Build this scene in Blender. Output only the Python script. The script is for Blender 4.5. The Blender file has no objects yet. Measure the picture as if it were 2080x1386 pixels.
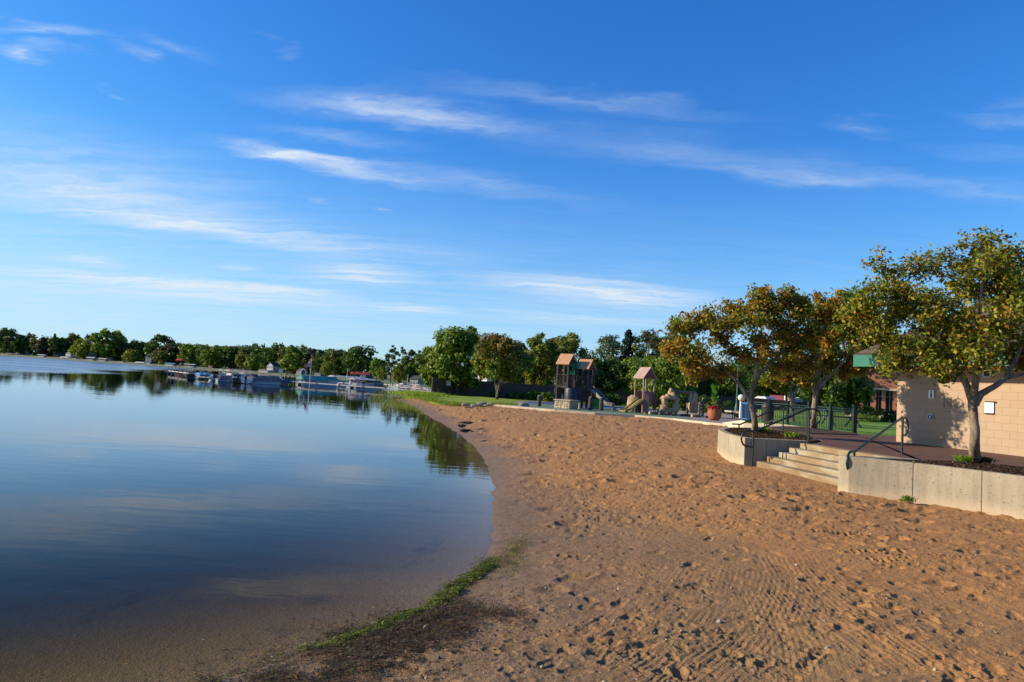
import bpy, math, random
import numpy as np
from mathutils import Vector, Matrix
# ------------------------------------------------------------------ camera
FPX = 1387.0; EYE = 1.65; PITCH = math.radians(3.5); ROLL = math.radians(3.55)
sc = bpy.context.scene
COL = sc.collection
cF = Vector((0, math.cos(PITCH), math.sin(PITCH)))
_u0 = Vector((0, -math.sin(PITCH), math.cos(PITCH)))
cR = Vector((1, 0, 0)) * math.cos(ROLL) + _u0 * math.sin(ROLL)
cU = -Vector((1, 0, 0)) * math.sin(ROLL) + _u0 * math.cos(ROLL)
cam = bpy.data.cameras.new("Camera"); cam.sensor_width = 36; cam.lens = 36 * FPX / 2080
cam.clip_start = 0.05; cam.clip_end = 9000
co = bpy.data.objects.new("Camera", cam); COL.objects.link(co)
M3 = Matrix((cR, cU, -cF)).transposed()
co.matrix_world = Matrix.Translation((0, 0, EYE)) @ M3.to_4x4()
sc.camera = co
# ------------------------------------------------------------------ exposure
sc.view_settings.view_transform = 'Standard'; sc.view_settings.look = 'None'
sc.view_settings.gamma = 1; sc.view_settings.exposure = 0.60
sc.cycles.use_denoising = True
sc.cycles.max_bounces = 6; sc.cycles.transparent_max_bounces = 16
sc.cycles.diffuse_bounces = 2; sc.cycles.glossy_bounces = 3; sc.cycles.transmission_bounces = 4
# ------------------------------------------------------------------ sun + sky
SUN_AZ = math.radians(176); SUN_EL = math.radians(22)
sdir = Vector((math.cos(SUN_AZ) * math.cos(SUN_EL), math.sin(SUN_AZ) * math.cos(SUN_EL), math.sin(SUN_EL)))
sl = bpy.data.lights.new("sun", 'SUN'); sl.energy = 5.0; sl.angle = math.radians(.5); sl.color = (1, .84, .61)
so = bpy.data.objects.new("sun", sl); COL.objects.link(so)
so.rotation_euler = sdir.to_track_quat('Z', 'Y').to_euler(); so.location = (-60, 20, 60)
wd = bpy.data.worlds.new("World"); sc.world = wd; wd.use_nodes = True

def ray(x, y):
    return cF + cR * ((x - 1040) / FPX) + cU * ((693 - y) / FPX)
def G(x, y, z=0.0):            # ground point seen at photo pixel x,y
    d = ray(x, y); t = (z - EYE) / d.z
    return Vector((d.x * t, d.y * t, z))
def W(x, y, Y):                # point at depth Y
    d = ray(x, y); t = Y / d.y
    return Vector((d.x * t, Y, EYE + d.z * t))
def skyp(x, y):
    d = ray(x, y).normalized(); k = d.z + .1
    return (d.x / k, d.y / k)

class NT:
    def __init__(s, tree): s.t = tree; s.n = tree.nodes; s.l = tree.links
    def add(s, typ, **kw):
        n = s.n.new(typ)
        for k, v in kw.items():
            if k[0] == '_': setattr(n, k[1:], v)
        return n
    def link(s, a, b): s.l.new(a, b)
    def val(s, sock, v):
        if isinstance(v, (int, float, tuple, list)): sock.default_value = v
        else: s.link(v, sock)
    def math(s, op, a, b=0.0, c=None, clamp=False):
        n = s.n.new('ShaderNodeMath'); n.operation = op; n.use_clamp = clamp
        s.val(n.inputs[0], a); s.val(n.inputs[1], b)
        if c is not None: s.val(n.inputs[2], c)
        return n.outputs[0]
    def vmath(s, op, a, b=(0, 0, 0), sc_=None):
        n = s.n.new('ShaderNodeVectorMath'); n.operation = op
        s.val(n.inputs[0], a); s.val(n.inputs[1], b)
        if sc_ is not None: s.val(n.inputs[3], sc_)
        return n.outputs[0]
    def noise(s, vec, scale, detail=4, rough=.5, dist=0, col=False):
        n = s.n.new('ShaderNodeTexNoise'); s.val(n.inputs['Vector'], vec)
        n.inputs['Scale'].default_value = scale; n.inputs['Detail'].default_value = detail
        n.inputs['Roughness'].default_value = rough; n.inputs['Distortion'].default_value = dist
        return n.outputs['Color' if col else 'Fac']
    def mapr(s, v, a, b, c=0.0, d=1.0, smooth=False):
        n = s.n.new('ShaderNodeMapRange'); s.val(n.inputs[0], v)
        if smooth: n.interpolation_type = 'SMOOTHSTEP'
        for i, q in enumerate((a, b, c, d)): n.inputs[i + 1].default_value = q
        return n.outputs[0]
    def mix(s, f, a, b, mode='MIX'):
        n = s.n.new('ShaderNodeMix'); n.data_type = 'RGBA'; n.blend_type = mode
        s.val(n.inputs[0], f)
        for i, q in ((6, a), (7, b)):
            if isinstance(q, tuple) and len(q) == 3: q = q + (1,)
            s.val(n.inputs[i], q)
        return n.outputs[2]
    def mapping(s, vec, loc=(0, 0, 0), rot=(0, 0, 0), scl=(1, 1, 1), typ='POINT'):
        n = s.n.new('ShaderNodeMapping'); n.vector_type = typ; s.val(n.inputs[0], vec)
        n.inputs['Location'].default_value = loc; n.inputs['Rotation'].default_value = rot; n.inputs['Scale'].default_value = scl
        return n.outputs[0]

def build_world():
    t = NT(wd.node_tree); t.n.clear()
    sky = t.n.new('ShaderNodeTexSky'); sky.sky_type = 'NISHITA'; sky.sun_disc = False
    sky.sun_elevation = SUN_EL; sky.sun_rotation = math.radians(90) - SUN_AZ
    sky.altitude = 300; sky.air_density = 1.0; sky.dust_density = .35; sky.ozone_density = 2.2
    tc = t.n.new('ShaderNodeTexCoord'); d = t.vmath('NORMALIZE', tc.outputs['Generated'])
    sp = t.n.new('ShaderNodeSeparateXYZ'); t.link(d, sp.inputs[0])
    z = t.math('MAXIMUM', sp.outputs[2], 0.0)
    k = t.math('ADD', z, .1)
    cx = t.math('DIVIDE', sp.outputs[0], k); cy = t.math('DIVIDE', sp.outputs[1], k)
    cb = t.n.new('ShaderNodeCombineXYZ'); t.link(cx, cb.inputs[0]); t.link(cy, cb.inputs[1])
    p = cb.outputs[0]
    wob = t.noise(t.mapping(p, scl=(1.6, 3.2, 1)), 2.2, 5, .6, col=True)
    pw = t.vmath('ADD', p, t.vmath('SCALE', t.vmath('SUBTRACT', wob, (.5, .5, .5)), sc_=.30))
    # cirrus streaks : photo endpoints, half width in the cloud plane, strength
    S = [((430, 292), (900, 385), .11, 1.0), ((450, 300), (720, 335), .07, .8), ((500, 187), (1000, 250), .12, .60), ((640, 195), (1120, 280), .13, .36),
         ((900, 260), (1780, 350), .16, .17), ((1150, 300), (1700, 330), .07, .14), ((1300, 330), (2080, 400), .10, .36),
         ((800, 165), (1550, 245), .07, .30), ((520, 262), (860, 300), .06, .32), ((600, 320), (1250, 420), .12, .25),
         ((-300, 330), (560, 420), .6, .58), ((-100, 395), (760, 520), .17, .85), ((-200, 350), (700, 480), .3, .34),
         ((300, 460), (1000, 530), .25, .40), ((-100, 545), (760, 612), .24, 1.0), ((-80, 575), (900, 640), .3, .7),
         ((90, 522), (270, 540), .14, .70), ((430, 540), (540, 550), .10, .5), ((600, 530), (850, 572), .32, .85),
         ((560, 560), (900, 575), .2, .4), ((920, 562), (1480, 615), .32, .95), ((1000, 590), (1560, 640), .45, .65),
         ((380, 572), (720, 602), .14, .70), ((740, 622), (930, 634), .2, .75), ((930, 636), (1450, 668), .35, .62),
         ((-60, 45), (260, 70), .035, .50), ((-40, 98), (110, 104), .05, .85), ((60, 90), (190, 110), .03, .4),
         ((225, 95), (330, 120), .05, .40), ((280, 60), (430, 130), .05, .25), ((560, 95), (610, 110), .03, .2),
         ((170, 160), (250, 195), .02, .22), ((1950, 235), (2200, 262), .05, .3), ((1640, 245), (1860, 272), .05, .28),
         ((1850, 300), (2200, 330), .06, .25), ((2010, 200), (2100, 210), .05, .15), ((1900, 380), (2200, 420), .12, .2),
         ((630, 400), (650, 410), .05, .3), ((755, 424), (775, 432), .05, .3)]
    acc = None
    for a, b, w, s in S:
        A = skyp(*a); B = skyp(*b)
        L = math.hypot(B[0] - A[0], B[1] - A[1]); ang = math.atan2(B[1] - A[1], B[0] - A[0])
        m = t.mapping(pw, ((A[0] + B[0]) / 2, (A[1] + B[1]) / 2, 0), (0, 0, ang), (L * .62, w * 1.25, 1), 'TEXTURE')
        g = t.n.new('ShaderNodeTexGradient'); g.gradient_type = 'SPHERICAL'; t.link(m, g.inputs[0])
        v = t.math('MULTIPLY', t.math('POWER', g.outputs['Fac'], 1.5), s * 1.55)
        acc = v if acc is None else t.math('ADD', acc, v)
    r = t.mapping(pw, rot=(0, 0, math.radians(-8)), scl=(.55, 4.2, 1))
    n1 = t.noise(r, 2.4, 8, .62)
    n2 = t.noise(t.mapping(pw, rot=(0, 0, math.radians(16)), scl=(1.2, 3.0, 1)), 5, 6, .65)
    wisp = t.math('MULTIPLY', t.mapr(n1, .30, .72, .30, 1.15), t.mapr(n2, .3, .75, .7, 1.15))
    dens = t.math('MULTIPLY', acc, wisp)
    # thin overall veil strengthening towards the horizon and the sun side
    hz = t.mapr(z, .0, .34, 1, 0, True)
    lft = t.mapr(sp.outputs[0], -.9, .75, 1.5, .34)
    veil = t.math('MULTIPLY', t.math('MULTIPLY', hz, lft), t.mapr(n1, .3, .7, .16, .42))
    tot = t.math('MINIMUM', t.math('ADD', t.math('MULTIPLY', dens, .68), veil), .95)
    hs = t.n.new('ShaderNodeHueSaturation'); t.link(sky.outputs[0], hs.inputs['Color'])
    hs.inputs['Saturation'].default_value = SKY_SAT; hs.inputs['Value'].default_value = 1.0
    base = t.mix(1.0, hs.outputs[0], SKY_TINT, 'MULTIPLY')
    # soft shoulder so the bright sunward horizon stays pale blue
    sx = t.n.new('ShaderNodeSeparateColor'); t.link(base, sx.inputs[0]); cc = t.n.new('ShaderNodeCombineColor')
    for i, mx_ in enumerate(SHOULDER):
        c = sx.outputs[i]; q = t.math('POWER', t.math('DIVIDE', c, mx_), 3.6)
        t.link(t.math('DIVIDE', c, t.math('POWER', t.math('ADD', q, 1.0), 1 / 3.6)), cc.inputs[i])
    out = t.mix(tot, cc.outputs[0], CLOUD)
    bg = t.n.new('ShaderNodeBackground'); t.link(out, bg.inputs[0]); bg.inputs[1].default_value = .12
    o = t.n.new('ShaderNodeOutputWorld'); t.link(bg.outputs[0], o.inputs[0])
SKY_SAT = 1.32; SKY_TINT = (.57, .87, 1.26); CLOUD = (4.1, 4.65, 5.2); SHOULDER = (2.45, 4.6, 6.6)
build_world()

# ------------------------------------------------------------------ helpers : objects
def tag(o, label=None, cat=None, group=None, kind=None):
    if label: o['label'] = label
    if cat: o['category'] = cat
    if group: o['group'] = group
    if kind: o['kind'] = kind
    return o
def thing(name, label, cat, loc=(0, 0, 0), group=None):
    o = bpy.data.objects.new(name, None); COL.objects.link(o); o.location = loc; o.empty_display_size = .2
    return tag(o, label, cat, group)
def wloc(o):
    v = Vector((0, 0, 0))
    while o is not None: v += Vector(o.location); o = o.parent
    return v
def link_mesh(name, me, mat, parent=None):
    for m in (mat if isinstance(mat, (list, tuple)) else [mat]): me.materials.append(m)
    o = bpy.data.objects.new(name, me); COL.objects.link(o)
    if parent is not None: o.parent = parent
    return o
def dup(root, loc=None, rz=None, scl=None, label=None, name=None, cat=None, group=None):
    def rec(s, par):
        c = s.copy(); COL.objects.link(c)
        if par is not None: c.parent = par
        for ch in list(s.children): rec(ch, c)
        return c
    c = rec(root, None)
    if loc is not None: c.location = loc
    if rz is not None: c.rotation_euler = (0, 0, rz)
    if scl is not None: c.scale = scl
    if name: c.name = name
    return tag(c, label, cat, group)

class MB:
    def __init__(s): s.v = []; s.f = []
    def addvf(s, vs, fs):
        n = len(s.v); s.v += [tuple(v) for v in vs]; s.f += [tuple(i + n for i in f) for f in fs]; return s
    def box(s, c, d, rz=0, rx=0, ry=0, taper=1.0):
        m = Matrix.Rotation(rz, 3, 'Z') @ Matrix.Rotation(ry, 3, 'Y') @ Matrix.Rotation(rx, 3, 'X'); c = Vector(c)
        vs = []
        for k in (-1, 1):
            q = taper if k > 0 else 1
            for i, j in ((-1, -1), (1, -1), (1, 1), (-1, 1)):
                vs.append(c + m @ Vector((i * d[0] / 2 * q, j * d[1] / 2 * q, k * d[2] / 2)))
        return s.addvf(vs, [(3, 2, 1, 0), (4, 5, 6, 7), (0, 1, 5, 4), (1, 2, 6, 5), (2, 3, 7, 6), (3, 0, 4, 7)])
    def bar(s, a, b, w, h):
        a = Vector(a); b = Vector(b); d = b - a; L = d.length; d.normalize()
        up = Vector((0, 0, 1)) if abs(d.z) < .98 else Vector((0, 1, 0))
        x = d.cross(up).normalized(); y = x.cross(d)
        vs = [p + x * (i * w / 2) + y * (j * h / 2) for p in (a, b) for i, j in ((-1, -1), (1, -1), (1, 1), (-1, 1))]
        return s.addvf(vs, [(0, 1, 2, 3), (7, 6, 5, 4), (0, 4, 5, 1), (1, 5, 6, 2), (2, 6, 7, 3), (3, 7, 4, 0)])
    def tube(s, pts, r, n=8, cap=True):
        pts = [Vector(p) for p in pts]; rs = r if isinstance(r, (list, tuple)) else [r] * len(pts)
        vs = []; prev = None
        for i, p in enumerate(pts):
            t = (pts[min(i + 1, len(pts) - 1)] - pts[max(i - 1, 0)])
            if t.length < 1e-9: t = Vector((0, 0, 1))
            t.normalize()
            if prev is None:
                a = Vector((1, 0, 0)) if abs(t.x) < .9 else Vector((0, 1, 0))
                x = (a - t * a.dot(t)).normalized()
            else:
                x = prev - t * prev.dot(t)
                x = x.normalized() if x.length > 1e-6 else Vector((1, 0, 0))
            prev = x; y = t.cross(x)
            for k in range(n):
                an = 2 * math.pi * k / n
                vs.append(p + x * (math.cos(an) * rs[i]) + y * (math.sin(an) * rs[i]))
        fs = []
        for i in range(len(pts) - 1):
            for k in range(n):
                k2 = (k + 1) % n
                fs.append((i * n + k, i * n + k2, (i + 1) * n + k2, (i + 1) * n + k))
        if cap: fs += [tuple(range(n - 1, -1, -1)), tuple(range((len(pts) - 1) * n, len(pts) * n))]
        return s.addvf(vs, fs)
    def prism(s, poly, z0, z1):
        n = len(poly)
        a = sum(poly[i][0] * poly[(i + 1) % n][1] - poly[(i + 1) % n][0] * poly[i][1] for i in range(n))
        if a < 0: poly = poly[::-1]
        g = (lambda z, i: z[i] if isinstance(z, (list, tuple)) else z)
        vs = [(p[0], p[1], g(z0, i)) for i, p in enumerate(poly)] + [(p[0], p[1], g(z1, i)) for i, p in enumerate(poly)]
        fs = [tuple(range(n - 1, -1, -1)), tuple(range(n, 2 * n))] + [(i, (i + 1) % n, n + (i + 1) % n, n + i) for i in range(n)]
        return s.addvf(vs, fs)
    def poly3(s, pts): return s.addvf(pts, [tuple(range(len(pts)))])
    def lathe(s, c, prof, n=20):
        c = Vector(c); vs = []
        for r, z in prof:
            for k in range(n):
                a = 2 * math.pi * k / n; vs.append(c + Vector((r * math.cos(a), r * math.sin(a), z)))
        fs = [(i * n + k, i * n + (k + 1) % n, (i + 1) * n + (k + 1) % n, (i + 1) * n + k) for i in range(len(prof) - 1) for k in range(n)]
        fs += [tuple(range(n - 1, -1, -1)), tuple(range((len(prof) - 1) * n, len(prof) * n))]
        return s.addvf(vs, fs)
    def rock(s, c, d, seed=0, amp=.18, sub=2, rz=0, power=3.0):
        import bmesh
        bm = bmesh.new(); bmesh.ops.create_icosphere(bm, subdivisions=sub, radius=1)
        rnd = random.Random(seed); cs = [(Vector((rnd.uniform(-1, 1), rnd.uniform(-1, 1), rnd.uniform(-1, 1))).normalized(), rnd.uniform(-1, 1)) for _ in range(14)]
        m = Matrix.Rotation(rz, 3, 'Z'); vs = []
        for v in bm.verts:
            q = v.co.normalized()
            k = (abs(q.x) ** power + abs(q.y) ** power + abs(q.z) ** power) ** (-1 / power)
            k *= 1 + amp * sum(w * max(0, q.dot(cc)) ** 6 for cc, w in cs)
            vs.append(Vector(c) + m @ Vector((q.x * k * d[0] / 2, q.y * k * d[1] / 2, q.z * k * d[2] / 2)))
        fs = [tuple(v.index for v in f.verts) for f in bm.faces]; bm.free()
        return s.addvf(vs, fs)
    def mesh(s, name, off=Vector((0, 0, 0)), smooth=False):
        me = bpy.data.meshes.new(name)
        me.from_pydata([(v[0] - off.x, v[1] - off.y, v[2] - off.z) for v in s.v], [], s.f); me.update()
        if smooth:
            me.polygons.foreach_set('use_smooth', [True] * len(me.polygons))
            me.set_sharp_from_angle(angle=math.radians(50))
        return me
    def build(s, name, mat, parent=None, smooth=False, label=None, bevel=0, local=False):
        off = wloc(parent) if parent is not None and not local else Vector((0, 0, 0))
        me = s.mesh(name, off, smooth)
        if bevel:
            import bmesh
            bm = bmesh.new(); bm.from_mesh(me); bmesh.ops.remove_doubles(bm, verts=bm.verts, dist=1e-5)
            es = [e for e in bm.edges if len(e.link_faces) == 2 and e.calc_face_angle(0) > .5]
            bmesh.ops.bevel(bm, geom=es, offset=bevel, segments=2, affect='EDGES', profile=.6); bm.to_mesh(me); bm.free()
        o = link_mesh(name, me, mat, parent)
        if label: o['label'] = label
        return o

def np_mesh(name, V, Q, cols=None, attrs=None, smooth=False):
    me = bpy.data.meshes.new(name); n = len(V); m = len(Q); k = Q.shape[1]
    me.vertices.add(n); me.vertices.foreach_set('co', V.astype(np.float32).ravel())
    me.loops.add(m * k); me.loops.foreach_set('vertex_index', Q.astype(np.int32).ravel())
    me.polygons.add(m); me.polygons.foreach_set('loop_start', np.arange(0, m * k, k, dtype=np.int32))
    if smooth: me.polygons.foreach_set('use_smooth', np.ones(m, dtype=bool))
    me.update(calc_edges=True)
    if cols is not None:
        a = me.color_attributes.new('tint', 'FLOAT_COLOR', 'POINT')
        c = np.ones((n, 4), np.float32); c[:, :3] = cols; a.data.foreach_set('color', c.ravel())
    for kx, vv in (attrs or {}).items():
        a = me.attributes.new(kx, 'FLOAT', 'POINT'); a.data.foreach_set('value', vv.astype(np.float32))
    return me

# ------------------------------------------------------------------ helpers : materials
def bsdf(m):
    m.use_nodes = True; t = NT(m.node_tree); b = t.n.get('Principled BSDF'); return t, b
_mc = {}
def mat(name, c1, c2=None, scale=3.0, rough=.8, bump=0.0, bscale=20.0, metal=0.0, stretch=(1, 1, 1), spec=.3, c3=None):
    if name in _mc: return _mc[name]
    m = bpy.data.materials.new(name); t, b = bsdf(m); _mc[name] = m
    g = t.n.new('ShaderNodeNewGeometry'); p = t.mapping(g.outputs['Position'], scl=stretch)
    c2 = c2 or tuple(x * .78 for x in c1)
    n = t.noise(p, scale, 6, .62)
    c = t.mix(t.mapr(n, .34, .66), c1, c2)
    if c3: c = t.mix(t.mapr(t.noise(p, scale * .37, 3, .6), .48, .66), c, c3)
    t.link(c, b.inputs['Base Color'])
    b.inputs['Roughness'].default_value = rough; b.inputs['Metallic'].default_value = metal
    b.inputs['Specular IOR Level'].default_value = spec
    if bump:
        bn = t.n.new('ShaderNodeBump'); bn.inputs['Strength'].default_value = 1; bn.inputs['Distance'].default_value = bump
        t.link(t.noise(p, bscale, 5, .65), bn.inputs['Height']); t.link(bn.outputs[0], b.inputs['Normal'])
    return m
def leafmat(name, trans=.35, rough=.55):
    m = bpy.data.materials.new(name); m.use_nodes = True; t = NT(m.node_tree); t.n.clear()
    a = t.n.new('ShaderNodeAttribute'); a.attribute_name = 'tint'
    b = t.n.new('ShaderNodeBsdfPrincipled'); t.link(a.outputs['Color'], b.inputs['Base Color'])
    b.inputs['Roughness'].default_value = rough; b.inputs['Specular IOR Level'].default_value = .25
    tr = t.n.new('ShaderNodeBsdfTranslucent')
    t.link(t.mix(1.0, a.outputs['Color'], (1.25, 1.25, .55), 'MULTIPLY'), tr.inputs[0])
    mx = t.n.new('ShaderNodeMixShader'); mx.inputs[0].default_value = trans
    t.link(b.outputs[0], mx.inputs[1]); t.link(tr.outputs[0], mx.inputs[2])
    o = t.n.new('ShaderNodeOutputMaterial'); t.link(mx.outputs[0], o.inputs[0]); return m
LEAF = leafmat('leaf')
GRASSM = leafmat('grass_blade', .3, .6)

# ------------------------------------------------------------------ value noise
def vnoise(x, y, seed=0):
    xi = np.floor(x).astype(np.int64); yi = np.floor(y).astype(np.int64); fx = x - xi; fy = y - yi
    fx = fx * fx * (3 - 2 * fx); fy = fy * fy * (3 - 2 * fy)
    def h(a, b):
        k = (a * 374761393 + b * 668265263 + seed * 1442695041) & 0x7fffffff
        k = ((k ^ (k >> 13)) * 1274126177) & 0x7fffffff
        return ((k ^ (k >> 16)) & 0xffff) / 65535.0
    return (h(xi, yi) * (1 - fx) + h(xi + 1, yi) * fx) * (1 - fy) + (h(xi, yi + 1) * (1 - fx) + h(xi + 1, yi + 1) * fx) * fy
def fbm(x, y, oct_=4, seed=0, gain=.5):
    s = 0; a = 1; tot = 0
    for i in range(oct_):
        s = s + a * vnoise(x * 2 ** i + i * 17.3, y * 2 ** i - i * 9.1, seed + i); tot += a; a *= gain
    return s / tot - .5

# ------------------------------------------------------------------ terrain
WZ = -.36
NEAR = [(-60, -40), (-26, -14), (-9, -1.5), (-5, 1.2), (-3, 2.9)] + [tuple(G(x, y, WZ)[:2]) for x, y in
    [(430, 1386), (600, 1335), (740, 1285), (860, 1240), (915, 1195), (975, 1150), (1000, 1090), (1003, 1040), (1000, 985), (985, 935),
     (955, 900), (915, 870), (870, 845), (840, 825), (812, 815)]]
FAR = [(-9.6, 56), (-8.6, 62), (-9, 70), (-10, 85), (-12, 105), (-16, 122), (-26, 134), (-40, 150), (-60, 185), (-95, 225), (-140, 258), (-200, 295),
       (-300, 330), (-420, 345), (-620, 330), (-620, -200), (-60, -200)]
def _cr(pts, n=5):
    P = [np.array(p, float) for p in pts]; P = [2 * P[0] - P[1]] + P + [2 * P[-1] - P[-2]]; out = []
    for i in range(1, len(P) - 2):
        a, b, c, d = P[i - 1:i + 3]
        for k in range(n):
            t = k / n; out.append(tuple(.5 * ((2 * b) + (c - a) * t + (2 * a - 5 * b + 4 * c - d) * t * t + (3 * b - a - 3 * c + d) * t ** 3)))
    return out + [tuple(P[-2])]
SHORE = np.array(NEAR[:3] + _cr(NEAR[3:]) + FAR, float)
def sdist(X, Y):
    X = np.asarray(X, float).ravel(); Y = np.asarray(Y, float).ravel()
    out = np.full(X.shape, 1e9); ins = np.zeros(X.shape, bool); n = len(SHORE)
    for i in range(n):
        ax, ay = SHORE[i]; bx, by = SHORE[(i + 1) % n]; dx = bx - ax; dy = by - ay
        t = np.clip(((X - ax) * dx + (Y - ay) * dy) / (dx * dx + dy * dy), 0, 1)
        out = np.minimum(out, (X - ax - t * dx) ** 2 + (Y - ay - t * dy) ** 2)
        if abs(dy) > 1e-9:
            c = ((ay > Y) != (by > Y)) & (X < dx * (Y - ay) / dy + ax); ins ^= c
    d = np.sqrt(out); return np.where(ins, -d, d)
def sdn(X, Y):
    return sdist(X, Y) + fbm(np.ravel(X) * 1.6, np.ravel(Y) * 1.6, 3, 5) * .13 * np.clip(np.hypot(np.ravel(X), np.ravel(Y)) / 8, .5, 1.5)
def hbase(X, Y, s):
    X = np.ravel(X); Y = np.ravel(Y)
    land = WZ - WZ * (1 - np.exp(-np.maximum(s, 0) / 2.0)) + np.clip((s - 12) * .012, 0, 3.0) * (Y > 110)
    wat = WZ - np.minimum(.085 * -s, 2.2)
    return np.where(s > 0, land, wat)
def zat(x, y):
    s = sdn(np.array([x]), np.array([y])); return float(hbase(np.array([x]), np.array([y]), s)[0])

def make_beach():
    A0, A1, NC = math.radians(-44), math.radians(47), 1500
    NR = 820; u = np.linspace(1 / 2.9, 1 / 70, NR); R = 1 / u; A = np.linspace(A0, A1, NC)
    RR, AA = np.meshgrid(R, A, indexing='ij'); X = RR * np.sin(AA); Y = RR * np.cos(AA)
    s = sdn(X, Y).reshape(X.shape); Z = hbase(X, Y, s.ravel()).reshape(X.shape)
    land = np.clip((s - .1) / .9, 0, 1)
    Z += land * (fbm(X * .45, Y * .45, 3, 11) * .10 + fbm(X * 2.2, Y * 2.2, 3, 12) * .035 * np.clip(2 - RR / 30, .3, 1))
    Z += (.35 + .65 * land) * (fbm(X * 12, Y * 12, 3, 13) * .014) * np.clip(1.5 - RR / 25, 0, 1)
    pat_ = np.clip(.25 + 3.5 * fbm(X * .55, Y * .55, 3, 93), .05, 1)
    Z -= land * .028 * np.clip((fbm(X * 6.5, Y * 6.5, 3, 91) - .10) * 7, 0, 1) * np.clip(.12 + RR / 24, 0, 1) * pat_
    Z -= land * .016 * np.clip((fbm(X * 15, Y * 15, 2, 92) - .17) * 8, 0, 1) * np.clip(1.8 - RR / 18, 0, 1) * (.3 + .7 * pat_)
    # dragged rake / tyre stripes in the foreground
    def stripes(px, py, r0, r1, a0, a1, per, amp):
        c = G(px, py); d = np.hypot(X - c.x, Y - c.y); an = np.degrees(np.arctan2(Y - c.y, X - c.x))
        w = np.clip((d - r0) / .15, 0, 1) * np.clip((r1 - d) / .15, 0, 1) * np.clip((an - a0) / 6, 0, 1) * np.clip((a1 - an) / 6, 0, 1)
        w *= np.clip(.45 + 2.2 * fbm(X * 1.3, Y * 1.3, 2, 21), 0, 1)
        ph = d / per * 2 * math.pi + 2 * fbm(X * 2, Y * 2, 2, 22)
        return w * amp * (np.abs(np.sin(ph * .5)) - .5) * (1 + .7 * np.sin(ph * .21 + 1))
    def st2(poly, per, amp, bend, seed):
        P = [G(x, y) for x, y in poly]; A_, B_, wd_ = P[0], P[1], (P[2] - P[1]).length
        ax = (B_ - A_).normalized(); L = (B_ - A_).length; nx = Vector((ax.y, -ax.x, 0))
        uu = (X - A_.x) * ax.x + (Y - A_.y) * ax.y; vv = (X - A_.x) * nx.x + (Y - A_.y) * nx.y + bend * ((uu / L - .5) ** 2 - .25)
        w = np.clip(uu / .2, 0, 1) * np.clip((L - uu) / .2, 0, 1) * np.clip(1 - np.abs(vv) / (wd_ * .9), 0, 1) ** .5
        w *= np.clip(.7 + 2.0 * fbm(X * 1.5, Y * 1.5, 2, seed), 0, 1)
        ph = vv / per * 2 * math.pi + fbm(X * 1.1, Y * 1.1, 2, seed + 1) * 5; return w * amp * (np.sin(ph) + .6 * np.sin(ph * .37 + 2) + .5 * np.sin(ph * 2.3)) * (.5 + 2.2 * np.clip(fbm(X * 4, Y * 4, 2, seed + 2) + .3, 0, 1)), w
    sm = np.zeros_like(Z)
    for poly, per, amp, bend, sd in [(((1180, 1340), (1420, 1130), (1540, 1130)), .055, .0019, .5, 31), (((1330, 1370), (1560, 1140), (1660, 1140)), .05, .0020, .7, 33),
                         (((1950, 1370), (1600, 1110), (1680, 1110)), .055, .0023, -.8, 35), (((1640, 1380), (1560, 1180), (1640, 1180)), .045, .0019, .3, 37)]:
        a_, w_ = st2(poly, per, amp, bend, sd); Z += a_ * land; sm = np.maximum(sm, w_)
    # footprints and scuffs
    rnd = np.random.RandomState(4); du = (u[0] - u[-1]) / (NR - 1); dA = (A1 - A0) / (NC - 1)
    dark = np.zeros_like(Z)
    def stamp(x, y, a, b, th, dep, rim=.35, pw=2.0):
        r = math.hypot(x, y); an = math.atan2(x, y); R_ = max(a, b) * 2.0
        if r < 3.05 or r > 66: return
        c0 = int((an - R_ / r - A0) / dA); c1 = int((an + R_ / r - A0) / dA) + 2
        i0 = int((u[0] - 1 / max(r - R_, 2.95)) / du); i1 = int((u[0] - 1 / (r + R_)) / du) + 2
        c0 = max(c0, 0); c1 = min(c1, NC); i0 = max(i0, 0); i1 = min(i1, NR)
        if c1 <= c0 or i1 <= i0: return
        xx = X[i0:i1, c0:c1] - x + WX[i0:i1, c0:c1]; yy = Y[i0:i1, c0:c1] - y + WY[i0:i1, c0:c1]
        p = xx * math.cos(th) + yy * math.sin(th); q = -xx * math.sin(th) + yy * math.cos(th)
        d2 = (p / a) ** 2 + (q / b) ** 2
        g = np.exp(-d2 ** pw); rg = np.exp(-((np.sqrt(d2) - 1.25) / .25) ** 2)
        k = land[i0:i1, c0:c1]
        Z[i0:i1, c0:c1] += k * (-dep * g + rim * dep * rg)
    WX = fbm(X * 10, Y * 10, 2, 95) * .075; WY = fbm(X * 10 + 7, Y * 10, 2, 96) * .075
    N = 15000
    rr = 3.3 + 63 * rnd.uniform(0, 1, N) ** 1.1; aa = rnd.uniform(math.radians(-10), A1, N)
    # bias : more stamps per unit of visible area far away
    for i in range(N):
        r = rr[i]; x = r * math.sin(aa[i]); y = r * math.cos(aa[i])
        cl = fbm(np.array([x * .35]), np.array([y * .35]), 2, 41)[0]
        if rnd.rand() > (.55 + 2.2 * cl + .25 * min(1, r / 15)) * min(1, .22 + r / 20): continue
        sz = rnd.choice([.03, .05, .08, .12], p=[.50, .34, .12, .04]) * (.7 + .5 * rnd.rand()) * (1 + min(r, 40) / 35) * min(1, .55 + r / 30)
        stamp(x, y, sz * rnd.uniform(1, 2.1), sz, rnd.uniform(-.5, .6), sz * rnd.uniform(.16, .36) * min(1, .45 + r / 18))
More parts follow.
